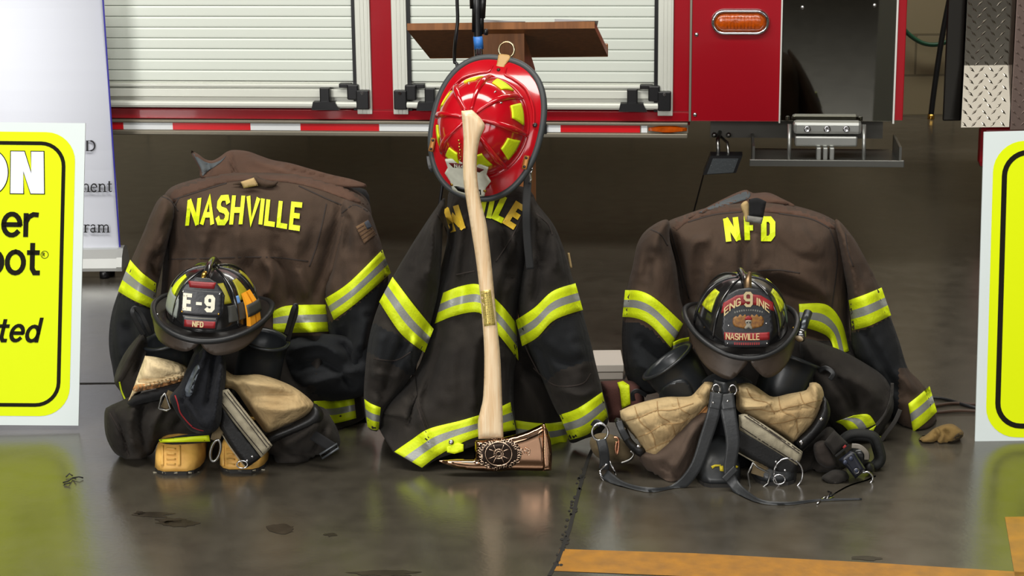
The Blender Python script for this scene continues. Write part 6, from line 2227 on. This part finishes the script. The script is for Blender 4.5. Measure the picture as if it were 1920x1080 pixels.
# quilting stitches
for p in ([(1190, 762), (1200, 790), (1222, 812), (1230, 842)], [(1232, 752), (1236, 778), (1258, 794), (1266, 816)], [(1270, 746), (1276, 766), (1294, 778)], [(1172, 790), (1200, 782), (1230, 770), (1262, 768), (1300, 756)], [(1190, 822), (1216, 812), (1244, 796), (1276, 794), (1292, 784)], [(1210, 846), (1232, 836), (1256, 826)]):
    seam(p, [qa], qa, mat('quilt_stitch', (150, 120, 78), .9), 1.6, 'quilting')
strap('piping', [(1328, 764), (1300, 795), (1271, 827), (1250, 853), (1233, 874)], 10, orange_pipe, qa, .006, [qa], .004)
qb = puff('lining', [(1378, 722), (1390, 719), (1404, 718), (1420, 726), (1434, 736), (1450, 744), (1480, 738), (1512, 731), (1518, 718, 1), (1530, 717), (1541, 726), (1545, 748), (1536, 772), (1524, 795), (1506, 814), (1488, 831), (1462, 815), (1430, 798), (1392, 776), (1381, 766), (1380, 744)], 4.76, .06, canvas, pr_, w=34, step=5,
          folds=[([(1390, 740), (1430, 748), (1480, 742)], 4, -.009), ([(1392, 764), (1430, 762), (1450, 750)], 4, .008), ([(1420, 782), (1470, 770), (1530, 760)], 3, -.0035), ([(1450, 804), (1490, 790), (1520, 784)], 3, -.0035), ([(1500, 740), (1500, 780), (1480, 820)], 3, -.0035), ([(1460, 746), (1456, 780), (1440, 796)], 3, -.0035), ([(1520, 722), (1530, 740), (1526, 770)], 5, .01)],
          nz=((.004, 26, 56), (.002, 11, 57)))
for p in ([(1400, 728), (1412, 748), (1440, 756), (1452, 776)], [(1460, 744), (1466, 770), (1490, 782), (1496, 812)], [(1500, 736), (1508, 756), (1530, 766)], [(1396, 770), (1424, 768), (1450, 772), (1480, 764), (1540, 750)], [(1440, 796), (1470, 792), (1500, 784), (1526, 784)]):
    seam(p, [qb], qb, MATS['quilt_stitch'], 1.6, 'quilting')
fk = puff('fly_flap', [(1374, 842, 1), (1380, 800, 1), (1400, 806), (1450, 836), (1499, 868, 1), (1492, 886), (1480, 902, 1), (1430, 874)], 4.70, .012, fly_k, pr_, w=8, step=5)
strap('piping', [(1374, 843), (1430, 875), (1480, 903)], 2.4, stripw, fk, .002, [fk], .003)
fs_ = puff('fly_strip', [(1385, 778, 1), (1396, 776), (1412, 783), (1460, 814), (1505, 847, 1), (1502, 860), (1495, 873, 1), (1450, 844), (1386, 806, 1)], 4.685, .014, stripw, pr_, w=8, step=5, nz=((.002, 12, 58),))
for p in ([(1396, 780), (1440, 808), (1499, 850)], [(1388, 800), (1430, 828), (1494, 868)], [(1402, 778), (1450, 812), (1503, 848)]):
    seam(p, [fs_], fs_, w=1.6)
tfk = bvh([fk])
for (x, y) in ((1472, 882), (1467, 892), (1455, 866)):
    stud(lambda u, v, l, x=x, y=y: hits(tfk, [(x, y)], 0)[0] + Vector((u, -l, v)), 0, 0, .004, MATS['chrome'], fk, 'snap', 0)
wbr = puff('waistband', [(1544, 742, 1), (1552, 752), (1557, 772), (1550, 796), (1530, 820), (1502, 848, 1), (1488, 831), (1508, 812), (1524, 794), (1537, 770)], 4.745, .02, fly_k, pr_, w=9, step=5)
wbl = puff('waistband', [(1152, 788), (1162, 784), (1174, 800), (1184, 822), (1196, 834), (1210, 842), (1203, 857), (1184, 846), (1166, 822)], 4.74, .02, fly_k, pr_, w=8, step=5)
for (o, x, y, r) in ((wbr, 1540, 786, .0055), (wbr, 1502, 830, .007), (wbl, 1197, 838, .006), (wbl, 1170, 804, .004)):
    tr_ = bvh([o])
    stud(lambda u, v, l, x=x, y=y, tr_=tr_: hits(tr_, [(x, y)], 0)[0] + Vector((u, -l, v)), 0, 0, r, MATS['chrome'], o, 'snap', 0)
puff('waist_fold', [(1316, 716), (1340, 700), (1376, 700), (1410, 716), (1400, 730), (1360, 742), (1334, 730)], 4.80, .03, patch_k, pr_, w=14, step=5)
puff('hip_roll', [(1106, 826), (1124, 812), (1160, 820), (1190, 848), (1176, 868), (1140, 866), (1114, 852)], 4.80, .035, web_o, pr_, w=16, step=5, nz=((.003, 14, 59),))
# triangular buckle on olive webbing and the wire rings
strap('buckle_webbing', [(1432, 862, 4.70), (1426, 880, 4.69), (1422, 892, 4.685)], 30, web_o, pr_, .005)
P = [at(x, y, 4.67) for x, y in ((1402, 888), (1412, 868), (1420, 876), (1444, 888), (1440, 906), (1420, 922), (1406, 912))]
V, Fc = tube_vf(P, .003, 8, True)
mk('triangle_buckle', V, Fc, MATS['steel'], pr_, True)
P = [at(1478 + 27 * cos(q), 888 + 29 * sin(q), 4.675) for q in np.linspace(0, 2 * pi, 37)[:-1]]
V, Fc = tube_vf(P, .0026, 8, True)
mk('wire_ring', V, Fc, MATS['chrome'], pr_, True)
P = [at(1461 + 11 * cos(q), 899 + 9 * sin(q), 4.665) for q in np.linspace(0, 2 * pi, 25)[:-1]]
V, Fc = tube_vf(P, .002, 8, True)
mk('wire_ring', V, Fc, MATS['chrome'], pr_, True)

# ------------------------------------------------------------------ leather suspenders
su = thing('suspenders', 'black leather suspender straps with chrome hooks, hanging over the quilted trousers onto the floor', 'suspenders', gnd(1300, 930))
lea = mat('strap_leather', (40, 42, 44), .42, bump=.15, bscale=120, var=.15, vscale=14)
G = lambda x, y, d=0.0: (x, y, gnd(x, y).y - d)
strap('strap', [(1344, 736, 4.685), (1338, 774, 4.665), (1324, 820, 4.66), (1303, 878, 4.655), (1266, 917, 4.66), G(1220, 924, .0), G(1168, 913, .0), (1134, 888, 4.73)], 25, lea, su, .005, wid=[25, 25, 24, 22, 20, 20, 20, 18])
strap('strap', [(1362, 738, 4.685), (1366, 774, 4.66), (1374, 830, 4.645), (1368, 884, 4.64), (1382, 915, 4.625), G(1424, 944, .0), G(1476, 948, .0), G(1536, 941, .0), G(1616, 938, .0)], 25, lea, su, .005, wid=[28, 29, 26, 22, 20, 17, 14, 11, 8])
strap('cross_keeper', [(1358, 900, 4.625), (1370, 888, 4.63), (1380, 878, 4.635)], 12, lea, su, .006)
strap('end_fold', [(1345, 738, 4.675), (1343, 750, 4.667), (1340, 766, 4.662)], 22, lea, su, .005)
strap('end_fold', [(1362, 740, 4.675), (1364, 752, 4.667), (1366, 766, 4.66)], 26, lea, su, .005)
for (x, y) in ((1337, 755), (1364, 752)):
    stud(lambda u, v, l, x=x, y=y: at(x, y, 4.660) + Vector((u, -l, v)), 0, 0, .003, MATS['chrome'], su, 'rivet', 0)
for (x, y) in ((1343, 730), (1374, 731)):
    P = [at(x + 7 * cos(q), y + 9 * sin(q), 4.69) for q in np.linspace(0, 2 * pi, 21)[:-1]]
    V, Fc = tube_vf(P, .0022, 8, True)
    mk('strap_ring', V, Fc, MATS['chrome'], su, True)
strap('cross_patch', [(1336, 722, 4.72), (1358, 728, 4.70), (1382, 722, 4.72)], 22, lea, su, .006)
P = [at(1125 + 15 * cos(q), 810 + 16 * sin(q), 4.72) for q in np.linspace(0, 2 * pi, 29)[:-1]]
V, Fc = tube_vf(P, .0032, 8, True)
mk('ring', V, Fc, MATS['chrome'], su, True)
strap('leather_tab', [(1126, 796, 4.74), (1118, 792, 4.75), (1112, 800, 4.76)], 12, lea, su, .005)
strap('leather_tab', [(1127, 824, 4.715), (1132, 845, 4.71), (1134, 866, 4.72), (1132, 880, 4.73)], 19, lea, su, .006)
P = [at(x, y, 4.725) for x, y in ((1124, 882), (1143, 865), (1152, 882), (1156, 892))]
V, Fc = tube_vf(P, .0032, 8)
mk('hook', V, Fc, MATS['chrome'], su, True)
P = [at(x, y, 4.725) for x, y in ((1124, 882), (1127, 892), (1134, 904))]
V, Fc = tube_vf(P, .0036, 8)
mk('hook', V, Fc, MATS['chrome'], su, True)
P = [at(x, y, 4.715) for x, y in ((1151, 820), (1159, 822), (1160, 836), (1157, 852), (1154, 842), (1156, 828))]
V, Fc = tube_vf(catmull([tuple(p) for p in P], 4), .003, 8)
mk('snap_hook', V, Fc, mat('hook_copper', (206, 150, 120), .15, metal=1), su, True)
strap('leather_tab', [(1160, 790, 4.72), (1166, 806, 4.71), (1176, 824, 4.71)], 12, lea, su, .005)
P = [at(x, y, 4.715) for x, y in ((1164, 868), (1180, 862), (1188, 852), (1182, 846))]
V, Fc = tube_vf(catmull([tuple(p) for p in P], 4), .0024, 8)
mk('wire_link', V, Fc, MATS['steel'], su, True)
P = [G(x, y, .004) for x, y in ((1532, 945), (1540, 936), (1556, 929), (1562, 932), (1550, 938), (1558, 924), (1552, 922))]
V, Fc = tube_vf([at(*p) for p in P], .0030, 8)
for v in V:
    v.z = max(v.z, .002)
mk('snap_hook', V, Fc, MATS['chrome'], su, True)
strap('thin_strap', [G(1556, 932, 0), (1590, 924, 4.66), (1624, 906, 4.70), (1640, 896, 4.73)], 8, lea, su, .004)

# ------------------------------------------------------------------ gear bundle right of the trousers
gb = thing('gear_pouch', 'black gear bundle with round rim and chrome hook, right of the quilted trousers', 'pouch', gnd(1590, 900))
hol = cloth('pouch_webbing', (36, 34, 32), (46, 43, 40), .3)
hol2 = cloth('pouch_brown_grey', (44, 39, 36), (54, 48, 44), .3)
coil_m = mat('coil_black', (20, 21, 20), .8, bump=.3, bscale=90)
puff('side_wedge', [(1526, 834), (1546, 826), (1558, 842), (1574, 874, 1), (1552, 878), (1531, 864)], 4.74, .03, hol2, gb, w=9, step=4, nz=((.002, 14, 61),))
puff('square_pad', [(1545, 829, 1), (1564, 806, 1), (1591, 832, 1), (1564, 854, 1)], 4.71, .022, hol, gb, w=7, step=4)
strap('pad_edge', [(1592, 834, 4.695), (1580, 845, 4.69), (1566, 856, 4.69)], 4, coil_m, gb, .01)
strap('red_tag', [(1581, 840, 4.683), (1586, 835, 4.683)], 4, mat('tag_red', (150, 44, 44), .6), gb, .003)
puff('lower_pouch', [(1540, 896), (1552, 886), (1566, 880), (1586, 884), (1592, 898), (1578, 912, 1), (1552, 912, 1)], 4.71, .03, hol, gb, w=12, step=4, nz=((.002, 16, 62),), free=lambda x, y: y > 909)
for r, w_, dy in ((40, .010, 0), (34, .009, .012), (44, .008, .02)):
    P = [at(1611 + r * cos(q) + 1.5 * sin(5 * q), 851 + r * .98 * sin(q) + 1.5 * cos(4 * q), 4.77 + dy) for q in np.linspace(-2.5, .75, 26)]
    V, Fc = tube_vf(P, w_, 10)
    for v in V:
        v.z = max(v.z, .002)
    mk('strap_coil', V, Fc, coil_m, gb, True)
cz_ = at(1610, 857, 4.735)
V, Fc = lathe_vf([(.001, .034), (.012, .033), (.020, .028), (.025, .016), (.027, 0), (.027, -.03)], lambda x, y, z: cz_ + Vector((x, -z * .9, y)) + Vector((0, 0, z * .35)), 28, cap0=True)
mk('lamp_barrel', V, Fc, mat('barrel_black', (30, 32, 32), .3, coat=.3), gb, True)
strap('clear_band', [(1597, 836, 4.70), (1612, 838, 4.695), (1624, 849, 4.695), (1625, 862, 4.70)], 9, mat('band_clear_grey', (122, 116, 106), .25, coat=.3), gb, .005)
puff('studded_box', [(1572, 862, 1), (1594, 845, 1), (1604, 848, 1), (1624, 880, 1), (1604, 898, 1), (1588, 877, 1)], 4.685, .02, mat('box_black', (28, 31, 42), .35, coat=.2), gb, w=6, step=4)
for (x, y, r) in ((1585, 867, .0062), (1596, 860, .0062), (1606, 883, .0065)):
    stud(lambda u, v, l, x=x, y=y: at(x, y, 4.663) + Vector((u, -l, v)), 0, 0, r, mat('stud_blue_grey', (60, 66, 84), .3, metal=.5), gb, 'stud', 0)
P = [at(1606 + 4.5 * cos(q), 883 + 4.5 * sin(q), 4.659) for q in np.linspace(0, 2 * pi, 17)[:-1]]
V, Fc = tube_vf(P, .001, 6, True)
mk('stud_ring', V, Fc, MATS['steel'], gb, True)
P = [at(x, y, 4.69) for x, y in ((1617, 886), (1628, 885), (1635, 892), (1636, 899), (1630, 906), (1617, 907))]
V, Fc = tube_vf(catmull([tuple(p) for p in P], 4), .0026, 8)
mk('hook', V, Fc, MATS['chrome'], gb, True)
puff('end_knob', [(1620, 872), (1630, 865), (1638, 872), (1638, 884), (1628, 888), (1621, 882)], 4.74, .02, mat('knob_black', (34, 34, 33), .5), gb, w=7, step=4)

# ------------------------------------------------------------------ tan glove by the right cuff
gl_m = cloth('tan_glove_leather', (104, 84, 48), (128, 104, 62), .4)
gv = thing('work_glove', 'tan leather work glove on the floor beside the right cuff of the NFD coat', 'glove', gnd(1760, 832))
yg = gnd(1765, 834).y
puff('palm', [(1722, 826), (1738, 814), (1752, 803), (1764, 800), (1772, 812), (1766, 828), (1756, 836, 1), (1730, 834, 1)], yg + .04, .035, gl_m, gv, w=13, step=4, folds=[([(1750, 808), (1758, 822), (1752, 834)], 4, -.008)], nz=((.003, 14, 63),))
cuf = puff('cuff', [(1756, 803), (1770, 796), (1786, 795), (1799, 803), (1807, 811), (1806, 818), (1792, 829), (1776, 834), (1764, 836), (1756, 830), (1760, 816)], yg + .03, .035, gl_m, gv, w=13, step=4, folds=[([(1768, 804), (1776, 816), (1770, 830)], 4, -.007)], nz=((.003, 12, 64),))
decal('cuff_opening_shade', [(1786, 827), (1790, 818), (1797, 812), (1804, 811), (1805, 817), (1797, 825)], [cuf], mat('glove_inside_shade', (58, 46, 28), .9), gv, .002, smooth=True, step=3.5)  # the cuff is closed; a dark patch paints the shade inside its opening

# ------------------------------------------------------------------ small things on the floor
wy = gnd(1145, 712).y
a, c = at(1117, 684, wy), at(1168, 710, wy)
bxo = thing('paper_box', 'small white box on the floor between the middle and right coats', 'box', ((a.x + c.x) / 2, wy + .08, 0))
zt_ = a.z
box('carton', a.x, c.x, wy, wy + .15, 0, zt_ - .003, mat('carton_white', (206, 198, 188), .7), bxo, .002)
box('lid', a.x - .002, c.x + .002, wy - .002, wy + .152, zt_ - .022, zt_, mat('carton_lid', (224, 216, 206), .7), bxo, .002)
wire_m = mat('cable_brown', (70, 50, 38), .5)
for i, (pts, m, lab) in enumerate((([(1650, 748), (1740, 745), (1780, 750), (1830, 764), (1900, 766)], MATS['black_rubber'], 'black cable lying on the floor behind the right yellow sign, nearest the truck'),
                                   ([(1650, 764), (1740, 762), (1790, 756), (1840, 758), (1920, 752)], wire_m, 'brown cable lying on the floor behind the right yellow sign, middle of three'),
                                   ([(1650, 772), (1740, 774), (1800, 770), (1850, 772), (1920, 776)], wire_m, 'brown cable on the floor behind the right yellow sign, nearest the camera'))):
    P = [gnd(x, y, .005 + .0001 * i) for x, y in pts]
    tag(tube('floor_cable', [tuple(p) for p in P], .0045, m), lab, 'cable', 'cables behind the right sign')
tw = MB()
for pts in ([(118, 905), (128, 902), (136, 896), (142, 898)], [(124, 894), (130, 888), (136, 892)], [(120, 908), (132, 905)], [(136, 896), (148, 894), (156, 896)]):
    P = [gnd(x, y, .0035 + .004 * (i % 2)) for i, (x, y) in enumerate(pts)]
    tw.add(*tube_vf(P, .0018, 6))
tag(tw.build('twig', mat('twig_black', (24, 22, 22), .6), None, True), 'small black scrap of twig on the floor in front of the left yellow sign', 'twig')
